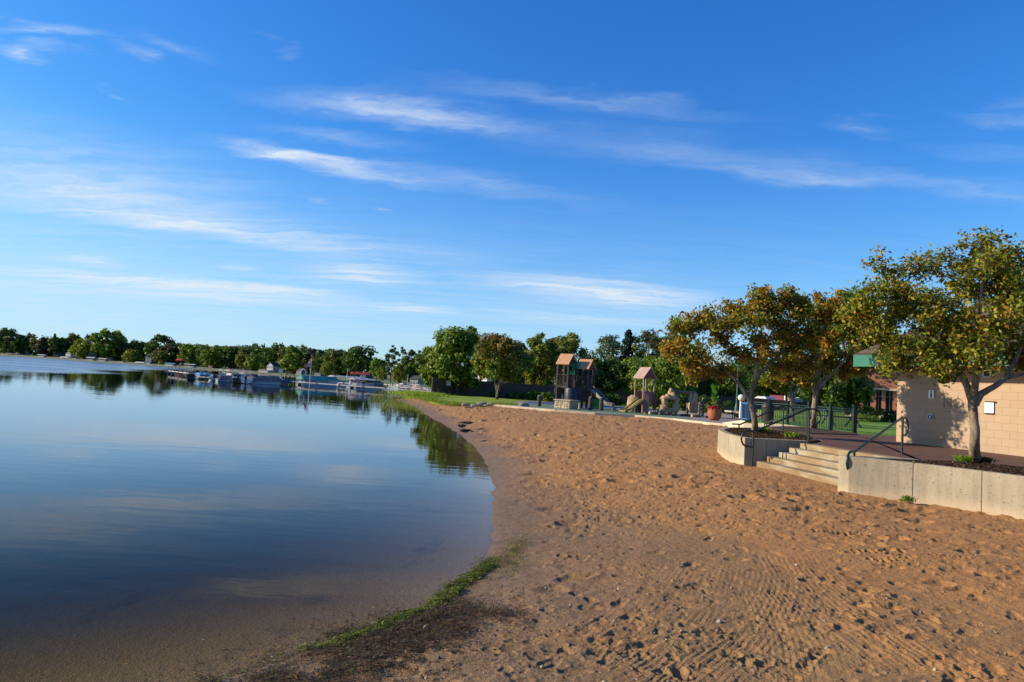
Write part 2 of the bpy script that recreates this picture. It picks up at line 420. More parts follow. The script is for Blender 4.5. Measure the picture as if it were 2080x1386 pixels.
    def trail(a, b, n, step=.13):
        A_ = G(*a); B_ = G(*b); th = math.atan2(B_.y - A_.y, B_.x - A_.x)
        for i in range(n):
            f = (i + .5) / n; x = A_.x + (B_.x - A_.x) * f + rnd.uniform(-.05, .05); y = A_.y + (B_.y - A_.y) * f + rnd.uniform(-.05, .05)
            sgn = 1 if i % 2 else -1
            x += -math.sin(th) * sgn * .11; y += math.cos(th) * sgn * .11
            stamp(x, y, .135, .055, th + rnd.uniform(-.15, .15), rnd.uniform(.009, .018), .4, 2.0)
    for a, b, n in [((1480, 1380), (1820, 1190), 7), ((1050, 1380), (1300, 1180), 6), ((2060, 1330), (1500, 1090), 10), ((1200, 1250), (1900, 1230), 8),
                    ((1080, 1000), (1460, 1050), 14), ((1700, 1060), (1560, 960), 8), ((1960, 1380), (2060, 1120), 6), ((1150, 1120), (1240, 860), 22), ((1380, 1180), (1520, 1000), 9)]:
        trail(a, b, n)
    for cx, cy, n, sp in [(1465, 1048, 26, .32), (1760, 1118, 26, .5), (1165, 1095, 8, .2), (1900, 1130, 26, .5), (1090, 1165, 20, .35), (1290, 1240, 18, .3), (1050, 1250, 22, .4), (1600, 1330, 50, .55),
                       (1370, 1345, 36, .5), (1940, 1350, 24, .4), (1130, 1020, 30, .9), (1560, 985, 40, 1.2), (1850, 1250, 26, .5), (1720, 1180, 14, .4), (940, 860, 10, .5), (1075, 980, 6, .2)]:
        c = G(cx, cy)
        for _ in range(n):
            sz = rnd.uniform(.018, .058); stamp(c.x + rnd.normal(0, sp), c.y + rnd.normal(0, sp * .8), sz * rnd.uniform(1, 1.7), sz, rnd.uniform(0, 3), sz * rnd.uniform(.20, .40), .35)
    # regular tractor tyre lugs
    for a, b, n in [((1655, 1073), (1740, 1078), 9), ((1738, 1112), (1830, 1114), 8), ((1770, 1128), (1850, 1131), 7), ((1900, 1126), (1960, 1130), 6)]:
        A_ = G(*a); B_ = G(*b)
        for i in range(n):
            f = i / (n - 1); stamp(A_.x + (B_.x - A_.x) * f, A_.y + (B_.y - A_.y) * f, .03, .055, .1, .035, .35)
    idx = np.arange(NR * NC).reshape(NR, NC)
    Q = np.stack([idx[:-1, :-1], idx[:-1, 1:], idx[1:, 1:], idx[1:, :-1]], -1).reshape(-1, 4)
    # damp by water and in packed foreground patches; lens vignette painted into near sand
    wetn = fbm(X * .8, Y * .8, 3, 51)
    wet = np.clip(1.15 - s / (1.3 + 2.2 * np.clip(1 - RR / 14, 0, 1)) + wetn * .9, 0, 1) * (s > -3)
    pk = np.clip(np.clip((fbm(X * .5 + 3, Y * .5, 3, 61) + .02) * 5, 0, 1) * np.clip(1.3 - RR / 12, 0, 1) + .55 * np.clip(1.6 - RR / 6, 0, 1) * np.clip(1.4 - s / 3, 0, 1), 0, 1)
    me = np_mesh('sand_beach', np.stack([X, Y, Z], -1).reshape(-1, 3), Q, attrs={'wet': wet.ravel(), 'pack_vignette': pk.ravel(), 'shore': s.ravel(), 'stain': (np.exp(-((s - .25) / .36) ** 2) * np.clip((6.6 - Y) / .8, 0, 1) * np.clip(.6 + 3 * fbm(X * 3, Y * 3, 3, 78), 0, 1) * (s > -.3)).ravel(), 'rake': sm.ravel()}, smooth=True)
    return me
def sand_mat():
    m = bpy.data.materials.new('sand'); t, b = bsdf(m)
    g = t.n.new('ShaderNodeNewGeometry'); p = g.outputs['Position']
    def at(n):
        a = t.n.new('ShaderNodeAttribute'); a.attribute_name = n; return a.outputs['Fac']
    n1 = t.noise(p, 1.1, 6, .6); n2 = t.noise(p, 38, 5, .7); n3 = t.noise(p, 7, 5, .65)
    dry = t.mix(t.mapr(n1, .35, .65), (.47, .236, .084), (.37, .182, .066))
    dry = t.mix(t.mapr(n3, .35, .7, 0, .45), dry, (.40, .20, .065))
    dry = t.mix(t.mapr(n2, .34, .66, .0, .6), dry, (.19, .098, .040))
    sp = t.noise(p, 120, 2, .5)
    dry = t.mix(t.mapr(sp, .66, .74, 0, .55), dry, (.60, .42, .27))
    dry = t.mix(t.mapr(t.noise(p, 70, 2, .5), .66, .74, 0, .7), dry, (.09, .055, .035))
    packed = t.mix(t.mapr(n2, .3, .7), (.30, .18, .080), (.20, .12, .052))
    c = t.mix(at('pack_vignette'), dry, packed)  # packed tone also carries the painted vignette near the camera
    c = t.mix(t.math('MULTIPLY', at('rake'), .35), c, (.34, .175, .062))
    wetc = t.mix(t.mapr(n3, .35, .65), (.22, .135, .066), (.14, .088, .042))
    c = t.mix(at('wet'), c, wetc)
    c = t.mix(t.math('MULTIPLY', at('stain'), .6), c, t.mix(t.mapr(n2, .35, .65), (.085, .052, .028), (.040, .027, .016)))
    # lake bed : brown silt with dark weed drifts
    s = at('shore'); bed = t.mix(t.mapr(t.noise(t.mapping(p, rot=(0, 0, .5), scl=(1.2, .7, 1)), 1.7, 6, .7), .56, .84), (.23, .145, .065), (.035, .035, .018))
    c = t.mix(t.mapr(s, -.12, .05, 1, 0), c, bed)
    t.link(c, b.inputs['Base Color'])
    t.link(t.mapr(at('wet'), 0, 1, .95, .55), b.inputs['Roughness']); b.inputs['Specular IOR Level'].default_value = .25
    bn = t.n.new('ShaderNodeBump'); bn.inputs['Distance'].default_value = .010; bn.inputs['Strength'].default_value = 1
    h = t.math('ADD', t.noise(p, 60, 3, .7), t.math('MULTIPLY', t.noise(p, 22, 5, .7), 1.9)); t.link(h, bn.inputs['Height']); t.link(bn.outputs[0], b.inputs['Normal'])
    return m
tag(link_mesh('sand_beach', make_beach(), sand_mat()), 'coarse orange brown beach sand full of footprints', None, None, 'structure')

def make_ground():
    R = np.concatenate([np.geomspace(.6, 70, 120), np.geomspace(72, 700, 130), np.geomspace(720, 5000, 20)]); NC = 540
    A = np.linspace(-math.pi, math.pi, NC); RR, AA = np.meshgrid(R, A, indexing='ij'); X = RR * np.sin(AA); Y = RR * np.cos(AA)
    s = sdn(X, Y); Z = hbase(X, Y, s).reshape(X.shape); s = s.reshape(X.shape)
    inb = (RR < 71) & (AA > math.radians(-44.5)) & (AA < math.radians(47.5)); Z = np.where(inb, Z - .16, Z)
    inb2 = (RR < 71) & ~inb; Z = np.where(inb2, Z - .02, Z)
    idx = np.arange(len(R) * NC).reshape(len(R), NC)
    Q = np.stack([idx[:-1, :-1], idx[:-1, 1:], idx[1:, 1:], idx[1:, :-1]], -1).reshape(-1, 4)
    gr = np.clip((s - .3) / .9, 0, 1) * (RR > 60)
    return np_mesh('ground', np.stack([X, Y, Z], -1).reshape(-1, 3), Q, attrs={'grassy': gr.ravel()}, smooth=True)
def ground_mat():
    m = bpy.data.materials.new('ground'); t, b = bsdf(m)
    g = t.n.new('ShaderNodeNewGeometry'); p = g.outputs['Position']
    a = t.n.new('ShaderNodeAttribute'); a.attribute_name = 'grassy'
    gc = t.mix(t.mapr(t.noise(p, .25, 5, .6), .35, .65), (.075, .12, .025), (.12, .14, .04))
    sc_ = t.mix(t.mapr(t.noise(p, 3, 5, .6), .35, .65), (.20, .14, .085), (.13, .095, .06))
    t.link(t.mix(a.outputs['Fac'], sc_, gc), b.inputs['Base Color']); b.inputs['Roughness'].default_value = .95; return m
tag(link_mesh('ground', make_ground(), ground_mat()), 'grass and soil ground around the lake', None, None, 'structure')

def water_mat():
    m = bpy.data.materials.new('lake_water'); m.use_nodes = True; t = NT(m.node_tree); t.n.clear()
    g = t.n.new('ShaderNodeNewGeometry'); p = g.outputs['Position']
    sp = t.n.new('ShaderNodeSeparateXYZ'); t.link(p, sp.inputs[0])
    # wind ruffled area : left and far
    e = t.math('ADD', t.math('MULTIPLY', sp.outputs[0], -1), t.math('MULTIPLY', sp.outputs[1], -.34))
    e = t.math('ADD', e, t.math('MULTIPLY', t.noise(t.mapping(p, scl=(.010, .045, 1)), 1, 4, .6), 34))
    ruf = t.math('MULTIPLY', t.mapr(e, 37, 50, 0, 1, True), t.mapr(sp.outputs[1], 52, 66, 0, 1, True))
    streak = t.mapr(t.noise(t.mapping(p, rot=(0, 0, .15), scl=(.012, .09, 1)), 1.0, 4, .55), .42, .60)
    ruf = t.math('MULTIPLY', ruf, t.mapr(streak, 0, 1, .55, 1))
    h1 = t.noise(t.mapping(p, scl=(.55, 1.6, 1)), 2.2, 3, .5); h2 = t.noise(t.mapping(p, scl=(.25, 1, 1)), .55, 3, .5)
    h = t.math('ADD', t.math('MULTIPLY', h1, .0016), t.math('MULTIPLY', h2, .006))
    h = t.math('ADD', h, t.math('MULTIPLY', ruf, t.math('MULTIPLY', t.noise(t.mapping(p, scl=(.6, 1.4, 1)), 1.4, 4, .6), .05)))
    bn = t.n.new('ShaderNodeBump'); bn.inputs['Strength'].default_value = 1; bn.inputs['Distance'].default_value = 1
    t.link(h, bn.inputs['Height'])
    dt = t.n.new('ShaderNodeVectorMath'); dt.operation = 'DOT_PRODUCT'; t.link(bn.outputs[0], dt.inputs[0]); t.link(g.outputs['Incoming'], dt.inputs[1])
    gz = t.math('SUBTRACT', 1.0, t.math('ABSOLUTE', dt.outputs['Value']))
    fr = t.math('MULTIPLY_ADD', t.math('POWER', gz, 5.4), .95, .004, clamp=True)
    fr = t.math('MULTIPLY', t.math('MULTIPLY', fr, t.mapr(gz, .64, .88, .15, 1.0)), t.mapr(ruf, 0, 1, 1, .62))   # skylight is polarised : little of it comes back at steep angles
    gl = t.n.new('ShaderNodeBsdfGlossy'); t.link(bn.outputs[0], gl.inputs['Normal']); gl.inputs['Color'].default_value = (.95, .97, 1, 1)
    t.link(t.mapr(ruf, 0, 1, .012, .30), gl.inputs['Roughness'])
    tr = t.n.new('ShaderNodeBsdfTransparent'); tr.inputs[0].default_value = (.82, .84, .80, 1)
    mx = t.n.new('ShaderNodeMixShader'); t.link(fr, mx.inputs[0]); t.link(tr.outputs[0], mx.inputs[1]); t.link(gl.outputs[0], mx.inputs[2])
    va = t.n.new('ShaderNodeVolumeAbsorption'); va.inputs[0].default_value = (.45, .44, .30, 1); va.inputs[1].default_value = 2.6
    o = t.n.new('ShaderNodeOutputMaterial'); t.link(mx.outputs[0], o.inputs[0]); t.link(va.outputs[0], o.inputs[1]); return m
wm = MB(); wm.prism([(-640, -220), (-20, -220), (40, 30), (40, 420), (-640, 420)], WZ - 6, WZ)
tag(wm.build('lake_water', water_mat()), 'calm lake water mirroring sky and trees', None, None, 'structure')

# ================================================================== VEGETATION
rng = np.random.RandomState(7)
def leaves(P, Nrm, size, cols, asp=.55, rs=rng, jit=.9, fold=True):
    """one diamond leaf per point; P (n,3), Nrm (n,3) outward bias, size (n,), cols (n,3)"""
    n = len(P)
    nr = Nrm + rs.normal(0, jit, (n, 3)); nr /= np.linalg.norm(nr, axis=1)[:, None] + 1e-9
    a = rs.normal(0, 1, (n, 3)); a[:, 2] -= .5; u = a - nr * (a * nr).sum(1)[:, None]; u /= np.linalg.norm(u, axis=1)[:, None] + 1e-9
    v = np.cross(nr, u); L = size[:, None]
    V = np.stack([P - u * L * .5, P + v * L * asp * .5 - u * L * .06 + nr * L * .08, P + u * L * .5, P - v * L * asp * .5 - u * L * .06 + nr * L * .08], 1).reshape(-1, 3)
    Q = np.arange(4 * n).reshape(n, 4); C = np.repeat(cols, 4, 0)
    return V, Q, C
def pick(n, pal, rs=rng):
    c = np.array([p[0] for p in pal], float); w = np.array([p[1] for p in pal], float); i = rs.choice(len(pal), n, p=w / w.sum())
    return c[i] * rs.uniform(.75, 1.25, (n, 1)) * rs.uniform(.93, 1.07, (n, 3))
BARK = mat('bark', (.27, .205, .145), (.13, .095, .068), 14, .95, .02, 34, stretch=(1, 1, .3), c3=(.35, .275, .20))
BARKD = mat('bark_dark', (.10, .08, .06), (.06, .05, .04), 5, .95)
G_DK = [((.034, .072, .013), 4), ((.060, .112, .018), 4), ((.10, .165, .024), 2)]
G_MD = [((.080, .150, .016), 4), ((.125, .205, .022), 4), ((.20, .26, .030), 2.5)]
G_OL = [((.085, .115, .022), 4), ((.13, .15, .028), 3), ((.20, .15, .03), 1)]
G_YL = [((.17, .22, .02), 4), ((.25, .26, .02), 3), ((.10, .15, .02), 2)]
G_BL = [((.065, .11, .05), 4), ((.10, .15, .075), 3), ((.15, .20, .11), 2)]
G_AU = [((.12, .185, .020), 5), ((.21, .23, .026), 3.5), ((.32, .19, .028), 1.6), ((.07, .12, .015), 2.5)]
G_RD = [((.07, .06, .035), 4), ((.10, .075, .045), 3), ((.045, .06, .03), 3)]
def crown_cloud(h, r, z0, nleaf, lsize, pal, seed, shape='round', toppal=None, gap=.0, nb=None):
    rs = np.random.RandomState(seed); nb = nb or 22
    C = []; Rb = []
    for i in range(nb):
        f = (i + rs.rand()) / nb                      # height fraction
        if shape == 'round': env = math.sin(math.pi * min(1, max(0, (.14 + .80 * f)))) ** .55
        elif shape == 'cone': env = (1 - f) ** .8 * .95 + .06
        elif shape == 'egg': env = math.sin(math.pi * (.18 + .80 * f) ** 1.15) ** .7 if f < .97 else .15
        else: env = (1 - f) ** .5 * .9 + .1
        rb = r * rs.uniform(.26, .42) * (.55 + .45 * env)
        a = i * 2.4 + rs.uniform(-.5, .5); rad = max(0, r * env - rb * .7) * rs.uniform(.55, 1.08)
        C.append((rad * math.cos(a), rad * math.sin(a), z0 + (h - z0) * (.05 + .9 * f) - (rb * .5 if f > .85 else 0))); Rb.append(rb)
    C = np.array(C); Rb = np.array(Rb); w = Rb ** 2; b = rs.choice(nb, nleaf, p=w / w.sum())
    d = rs.normal(0, 1, (nleaf, 3)); d /= np.linalg.norm(d, axis=1)[:, None]
    # clumps on every blob
    k = 11; cd = rs.normal(0, 1, (nb, k, 3)); cd /= np.linalg.norm(cd, axis=2)[:, :, None]
    ci = rs.randint(0, k, nleaf); d2 = cd[b, ci] + rs.normal(0, .33, (nleaf, 3)); d2 /= np.linalg.norm(d2, axis=1)[:, None]
    d = np.where(rs.rand(nleaf, 1) < .78, d2, d)
    rr = rs.uniform(.35, 1.0, nleaf) ** .5 * (1 + .12 * rs.normal(0, 1, nleaf)) * (1 + .22 * np.sin(ci * 1.7 + b))
    P = C[b] + d * (Rb[b] * rr)[:, None] * np.array([1, 1, .8])
    sz = lsize * rs.uniform(.6, 1.35, nleaf)
    cols = pick(nleaf, pal, rs) * (.8 + .4 * rs.rand(nb, k)[b, ci])[:, None]
    if toppal is not None:
        m = (P[:, 2] - z0) / (h - z0) + rs.normal(0, .12, nleaf) + .12 * np.sin(b * 2.1) > .62
        cols[m] = pick(int(m.sum()), toppal, rs)
    nrm = d.copy(); nrm[:, 2] += .45
    return leaves(P, nrm, sz, cols, .62, rs, .55), C, Rb
def tree_parts(root, h, r, z0, nleaf, lsize, pal, seed, shape='round', toppal=None, bark=None, trunk_r=None, nb=None, limbs=True):
    (V, Q, Cc), C, Rb = crown_cloud(h, r, z0, nleaf, lsize, pal, seed, shape, toppal, nb=nb)
    rs = random.Random(seed); tr = trunk_r or h * .022; mb = MB()
    top = h * (.8 if shape != 'cone' else .95)
    mb.tube([(0, 0, -.15), (rs.uniform(-.1, .1) * tr * 3, 0, z0 * .6), (rs.uniform(-1, 1) * tr * 2, rs.uniform(-1, 1) * tr * 2, z0 + (top - z0) * .4), (0, 0, top)], [tr * 1.3, tr, tr * .7, tr * .2], 7)
    if limbs:
        for i in range(0, len(C), 2):
            c = C[i]; zz = max(z0 * .8, z0 + (c[2] - z0) * .45)
            mb.tube([(0, 0, zz), (c[0] * .5, c[1] * .5, (zz + c[2]) / 2), tuple(c)], [tr * .5, tr * .3, tr * .08], 5)
    mb.build('trunk', bark or BARKD, root, local=True)
    o = link_mesh('crown', np_mesh('crown', V, Q, Cc), LEAF, root)
    return root
def px_tree(name, label, cat, x, top, hw, depth, pal, seed, shape='round', toppal=None, base=0.0, nleaf=5200, ls=.30, clear=.22, group=None, **kw):
    p = W(x, 700, depth); g = G_at(x, depth)
    h = W(x, top, depth).z - base; r = 1.45 * hw * depth / FPX
    t = thing(name, label, cat, (g.x, depth, base), group)
    tree_parts(t, h, r, h * clear, nleaf, ls, pal, seed, shape, toppal, **kw); return t
def G_at(x, depth):     # ground x for a thing at this depth seen at image column x near the horizon
    p = W(x, 716 + .062 * x + 20, depth); return Vector((p.x, depth, 0))

def limb_tree(name, label, base, mains, blobs, nleaf, lsize, pal, seed, group=None, trunk_sub=None):
    """mains: list of [(pts),(radii)] ; blobs: list of (centre, (rx,ry,rz)) ; twigs grow from the nearest main point to each blob."""
    rs = np.random.RandomState(seed); base = Vector(base); t = thing(name, label, 'tree', base, group); mb = MB(); nodes = []
    for pts, rad in mains:
        P = []; R_ = []
        for i in range(len(pts) - 1):
            a = Vector(pts[i]); b = Vector(pts[i + 1]); n = 5
            for k in range(n):
                f = k / n; P.append(a.lerp(b, f)); R_.append(rad[i] * (1 - f) + rad[i + 1] * f)
        P.append(Vector(pts[-1])); R_.append(rad[-1])
        P = [p if i in (0, len(P) - 1) else p + Vector(rs.normal(0, .006 + R_[i] * .05, 3)) for i, p in enumerate(P)]
        P2 = P[:1]
        for i in range(1, len(P) - 1): P2.append((P[i - 1] + P[i] * 2 + P[i + 1]) / 4)
        P2.append(P[-1]); mb.tube(P2, R_, 12); nodes += [(p, r) for p, r in zip(P2, R_)]
    root_nodes = [q for q in nodes if q[0].z > base.z + .9]
    LP = []; LN = []; LC = []
    br = MB()
    def leafclump(p, n, spread, tc):
        LP.append(p[None, :] + rs.normal(0, spread, (n, 3)) * np.array([1, 1, .8])); LN.append(np.tile(np.array([[0, 0, .6]]), (n, 1))); LC.append(np.repeat(tc[None, :], n, 0))
    tips = []
    for (c, R3) in blobs:
        c = Vector(c); q = min(root_nodes, key=lambda q: (q[0] - c).length + (1.2 if q[0].z > c.z else 0) * 1.0)
        a = q[0]; r0 = min(q[1] * .6, .045); mid = a.lerp(c, .5) + Vector((0, 0, -.06)) + Vector(rs.normal(0, .09, 3))
        br.tube([a, a.lerp(mid, .5) + Vector(rs.normal(0, .04, 3)), mid, mid.lerp(c, .5) + Vector(rs.normal(0, .04, 3)), c], [r0, r0 * .8, r0 * .6, r0 * .42, r0 * .3], 6)
        nt = max(5, int(13 * (R3[0] * R3[1] * R3[2]) ** (1 / 3) / .55))
        for k in range(nt):
            d = rs.normal(0, 1, 3); d /= np.linalg.norm(d); rr = rs.uniform(.6, 1.35)
            e = Vector((c.x + d[0] * R3[0] * rr, c.y + d[1] * R3[1] * rr, c.z + d[2] * R3[2] * rr)); s0 = mid.lerp(c, rs.uniform(.3, 1))
            m = s0.lerp(e, .5) + Vector(rs.normal(0, .07, 3)); br.tube([s0, m, e], [.011, .008, .003], 4, False)
            tips.append((s0, m, e, R3))
    per = max(1, nleaf // (len(tips) * 7))
    for s0, m, e, R3 in tips:
        warm = rs.rand(); 
        for f in (.30, .5, .65, .78, .9, 1.0, 1.06):
            p = (s0.lerp(m, f * 2) if f < .5 else m.lerp(e, f * 2 - 1)); p = np.array(p) + rs.normal(0, .05, 3)
            tc = np.array([rs.uniform(.75, 1.2), warm, 0]); leafclump(p, per, .085 * rs.uniform(.7, 1.5), tc)
    LP = np.concatenate(LP); LN = np.concatenate(LN); LC = np.concatenate(LC); n = len(LP)
    cool = pick(n, pal[0], rs); warmc = pick(n, pal[1], rs); w = rs.rand(n) < (pal[2] * (.25 + 1.5 * LC[:, 1] ** 2))
    cols = np.where(w[:, None], warmc, cool) * LC[:, :1]
    V, Q, C = leaves(LP, LN, lsize * rs.uniform(.6, 1.3, n), cols, .58, rs, .8)
    off = np.array(base); V = V - off
    # bark : trunk and limbs
    mb.build('trunk', BARK, t, smooth=True); br.build('branches', mat('twig_bark', (.11, .085, .07), (.06, .05, .04), 8, .9), t, smooth=True)
    link_mesh('crown', np_mesh('crown', V, Q, C), LEAF, t); return t

C_GR = [((.155, .195, .020), 5), ((.255, .26, .026), 4), ((.075, .11, .016), 2.2), ((.33, .31, .035), 1.6)]
C_WA = [((.40, .22, .030), 4), ((.27, .145, .026), 4), ((.48, .28, .034), 1.5), ((.30, .045, .02), .25)]
def PXB(lst, D):     # blobs given as photo pixels (x, y, rx, rz, depth offset)
    out = []
    for x, y, rx, rz, dy in lst:
        p = W(x, y, D + dy); k = (D + dy) / FPX; out.append(((p.x, p.y, p.z), (rx * k, .75 * rx * k, rz * k)))
    return out
# --- the big right-hand tree in the long planter
D1 = 13.35; b1 = G(1982, 936, .64)
def w1(x, y, dy=0): return tuple(W(x, y, D1 + dy))
big_blobs = PXB([(1995, 500, 48, 28, 0), (1930, 540, 45, 32, .2), (1880, 600, 50, 38, -.3), (1800, 545, 26, 24, .3), (1790, 590, 36, 26, 0), (1862, 540, 26, 26, .1),
    (1830, 640, 52, 34, .3), (1770, 665, 45, 28, .1), (1930, 640, 55, 45, -.6), (2010, 590, 55, 50, .4), (2060, 560, 40, 45, 0), (2070, 640, 50, 50, -.5),
    (1985, 680, 60, 40, -.5), (1905, 700, 55, 34, .5), (1840, 700, 40, 28, -.3), (2060, 705, 50, 34, .5), (2110, 600, 50, 60, .2), (2140, 690, 50, 50, -.2), (2090, 530, 30, 30, .5),
    (1885, 745, 34, 22, -.5), (1990, 735, 30, 18, -.8), (1950, 590, 45, 40, .9), (2020, 650, 45, 50, -.9), (2150, 560, 45, 45, 0), (1745, 612, 22, 18, 0), (2010, 540, 50, 30, -.6), (1960, 720, 40, 24, .6), (2100, 740, 36, 24, .3), (1790, 700, 30, 22, .2), (1812, 735, 26, 14, .2), (1872, 728, 30, 18, .1), (1912, 752, 24, 16, .2), (2040, 600, 44, 40, .2), (1900, 650, 44, 36, .4), (1835, 595, 34, 26, .2), (1725, 640, 18, 14, .2), (2045, 520, 30, 26, .3), (2065, 738, 34, 18, .4)], D1)
limb_tree('crabapple_tree', 'tallest crabapple tree, green and rust leaves, in the long planter before the tan wall', b1,
    [([tuple(b1 + Vector((0, 0, -.1))), w1(1979, 900), w1(1978, 850), w1(1974, 806)], [.120, .088, .082, .088]),
     ([w1(1974, 812), w1(1958, 770, .1), w1(1940, 740, .2), w1(1905, 690, .1), w1(1870, 640)], [.072, .06, .042, .03, .015]),
     ([w1(1978, 812), w1(1982, 770, -.1), w1(1985, 720, -.1), w1(1990, 640), w1(1995, 560)], [.075, .06, .05, .035, .016]),
     ([w1(1980, 822), w1(1992, 800), w1(2010, 792, -.1), w1(2040, 770, -.1), w1(2065, 730), w1(2085, 660), w1(2100, 590)], [.08, .065, .058, .048, .04, .03, .015]),
     ([w1(2048, 768, -.1), w1(2075, 762, .1), w1(2120, 740, .1)], [.03, .025, .015])],
    big_blobs, 31000, .086, (C_GR, C_WA, .27), 101)
# --- the two smaller ones
D2 = 20.0; b2 = G(1535, 875, .66)
def w2(x, y, dy=0): return tuple(W(x, y, D2 + dy))
bl2 = PXB([(1545, 600, 22, 20, 0), (1590, 605, 26, 20, .2), (1500, 625, 24, 22, 0), (1440, 640, 24, 24, .2), (1405, 660, 28, 26, 0), (1460, 680, 30, 28, .5), (1530, 650, 36, 34, -.5),
    (1600, 650, 36, 32, 0), (1640, 630, 26, 22, .3), (1560, 700, 38, 32, -.4), (1500, 715, 34, 26, .2), (1430, 715, 30, 28, -.3), (1385, 700, 28, 26, 0), (1372, 668, 20, 22, .2), (1620, 705, 36, 32, .4), (1650, 670, 30, 30, 0),
    (1415, 750, 24, 18, 0), (1470, 752, 28, 14, .3), (1400, 735, 26, 18, .4), (1590, 745, 32, 24, .2), (1535, 620, 20, 18, .6), (1565, 625, 28, 24, 0), (1362, 705, 16, 18, 0), (1640, 740, 24, 22, .3), (1475, 650, 26, 22, -.3), (1625, 614, 26, 20, .2), (1575, 660, 30, 26, .3)], D2)
limb_tree('crabapple_tree', 'rust tinged crabapple tree in the curved concrete planter left of the steps', b2,
    [([tuple(b2 + Vector((0, 0, -.1))), w2(1533, 860), w2(1527, 820), w2(1520, 806)], [.13, .085, .078, .084]),
     ([w2(1521, 812), w2(1503, 782, .1), w2(1475, 755, .1), w2(1440, 725), w2(1410, 690)], [.058, .046, .036, .026, .014]),
     ([w2(1523, 812), w2(1533, 770), w2(1540, 720), w2(1548, 660), w2(1550, 620)], [.062, .05, .04, .028, .013]),
     ([w2(1535, 765), w2(1560, 745, .1), w2(1600, 700, .1), w2(1620, 660)], [.05, .038, .028, .015])],
    bl2, 24000, .106, (C_GR, C_WA, .62), 202)
D3 = 25.4; b3 = G(1652, 869, .62)
def w3(x, y, dy=0): return tuple(W(x, y, D3 + dy))
bl3 = PXB([(1690, 632, 24, 20, 0), (1650, 640, 26, 20, 0), (1725, 650, 28, 24, .2), (1680, 680, 34, 28, -.4), (1740, 690, 32, 28, .2), (1640, 700, 30, 26, .4), (1700, 725, 34, 24, .2), (1620, 735, 30, 22, 0), (1660, 750, 28, 20, .3),
    (1760, 730, 26, 22, 0), (1725, 755, 24, 16, .4), (1605, 700, 22, 24, .3), (1775, 690, 24, 24, .2), (1590, 765, 22, 16, .2), (1665, 660, 30, 24, .5), (1640, 770, 18, 12, 0), (1745, 660, 24, 22, -.3), (1662, 620, 28, 20, .2), (1702, 616, 24, 18, -.2), (1770, 655, 24, 20, .2)], D3)
limb_tree('crabapple_tree', 'crabapple tree growing behind the steps at the picket fence corner', b3,
    [([tuple(b3 + Vector((0, 0, -.1))), w3(1652, 850), w3(1656, 810), w3(1658, 795)], [.16, .11, .10, .10]),
     ([w3(1656, 800), w3(1645, 770), w3(1630, 740), w3(1615, 700)], [.07, .06, .045, .02]),
     ([w3(1658, 800), w3(1664, 760), w3(1675, 700), w3(1685, 650)], [.075, .06, .04, .018]),
     ([w3(1662, 790), w3(1690, 760), w3(1725, 720), w3(1745, 690)], [.06, .05, .035, .02])],
    bl3, 17000, .128, (C_GR, C_WA, .85), 303)
b4 = G_at(1610, 36); b4 = Vector((b4.x, 36, .5))
D4 = 36
def w4(x, y, dy=0): return tuple(W(x, y, D4 + dy))
bl4 = PXB([(1600, 770, 22, 14, 0), (1625, 755, 22, 14, 0), (1585, 785, 16, 10, 0), (1640, 780, 18, 10, .3), (1610, 735, 26, 16, 0), (1575, 755, 20, 14, .3), (1560, 775, 18, 12, 0)], D4)
limb_tree('crabapple_tree', 'small crabapple tree standing on the lawn behind the green fence', b4,
    [([tuple(b4), w4(1606, 820), w4(1604, 795), w4(1604, 770)], [.15, .13, .12, .08]), ([w4(1606, 815), w4(1618, 795), w4(1630, 770)], [.07, .05, .03])],
    bl4, 6500, .17, (C_GR, C_WA, .45), 404)

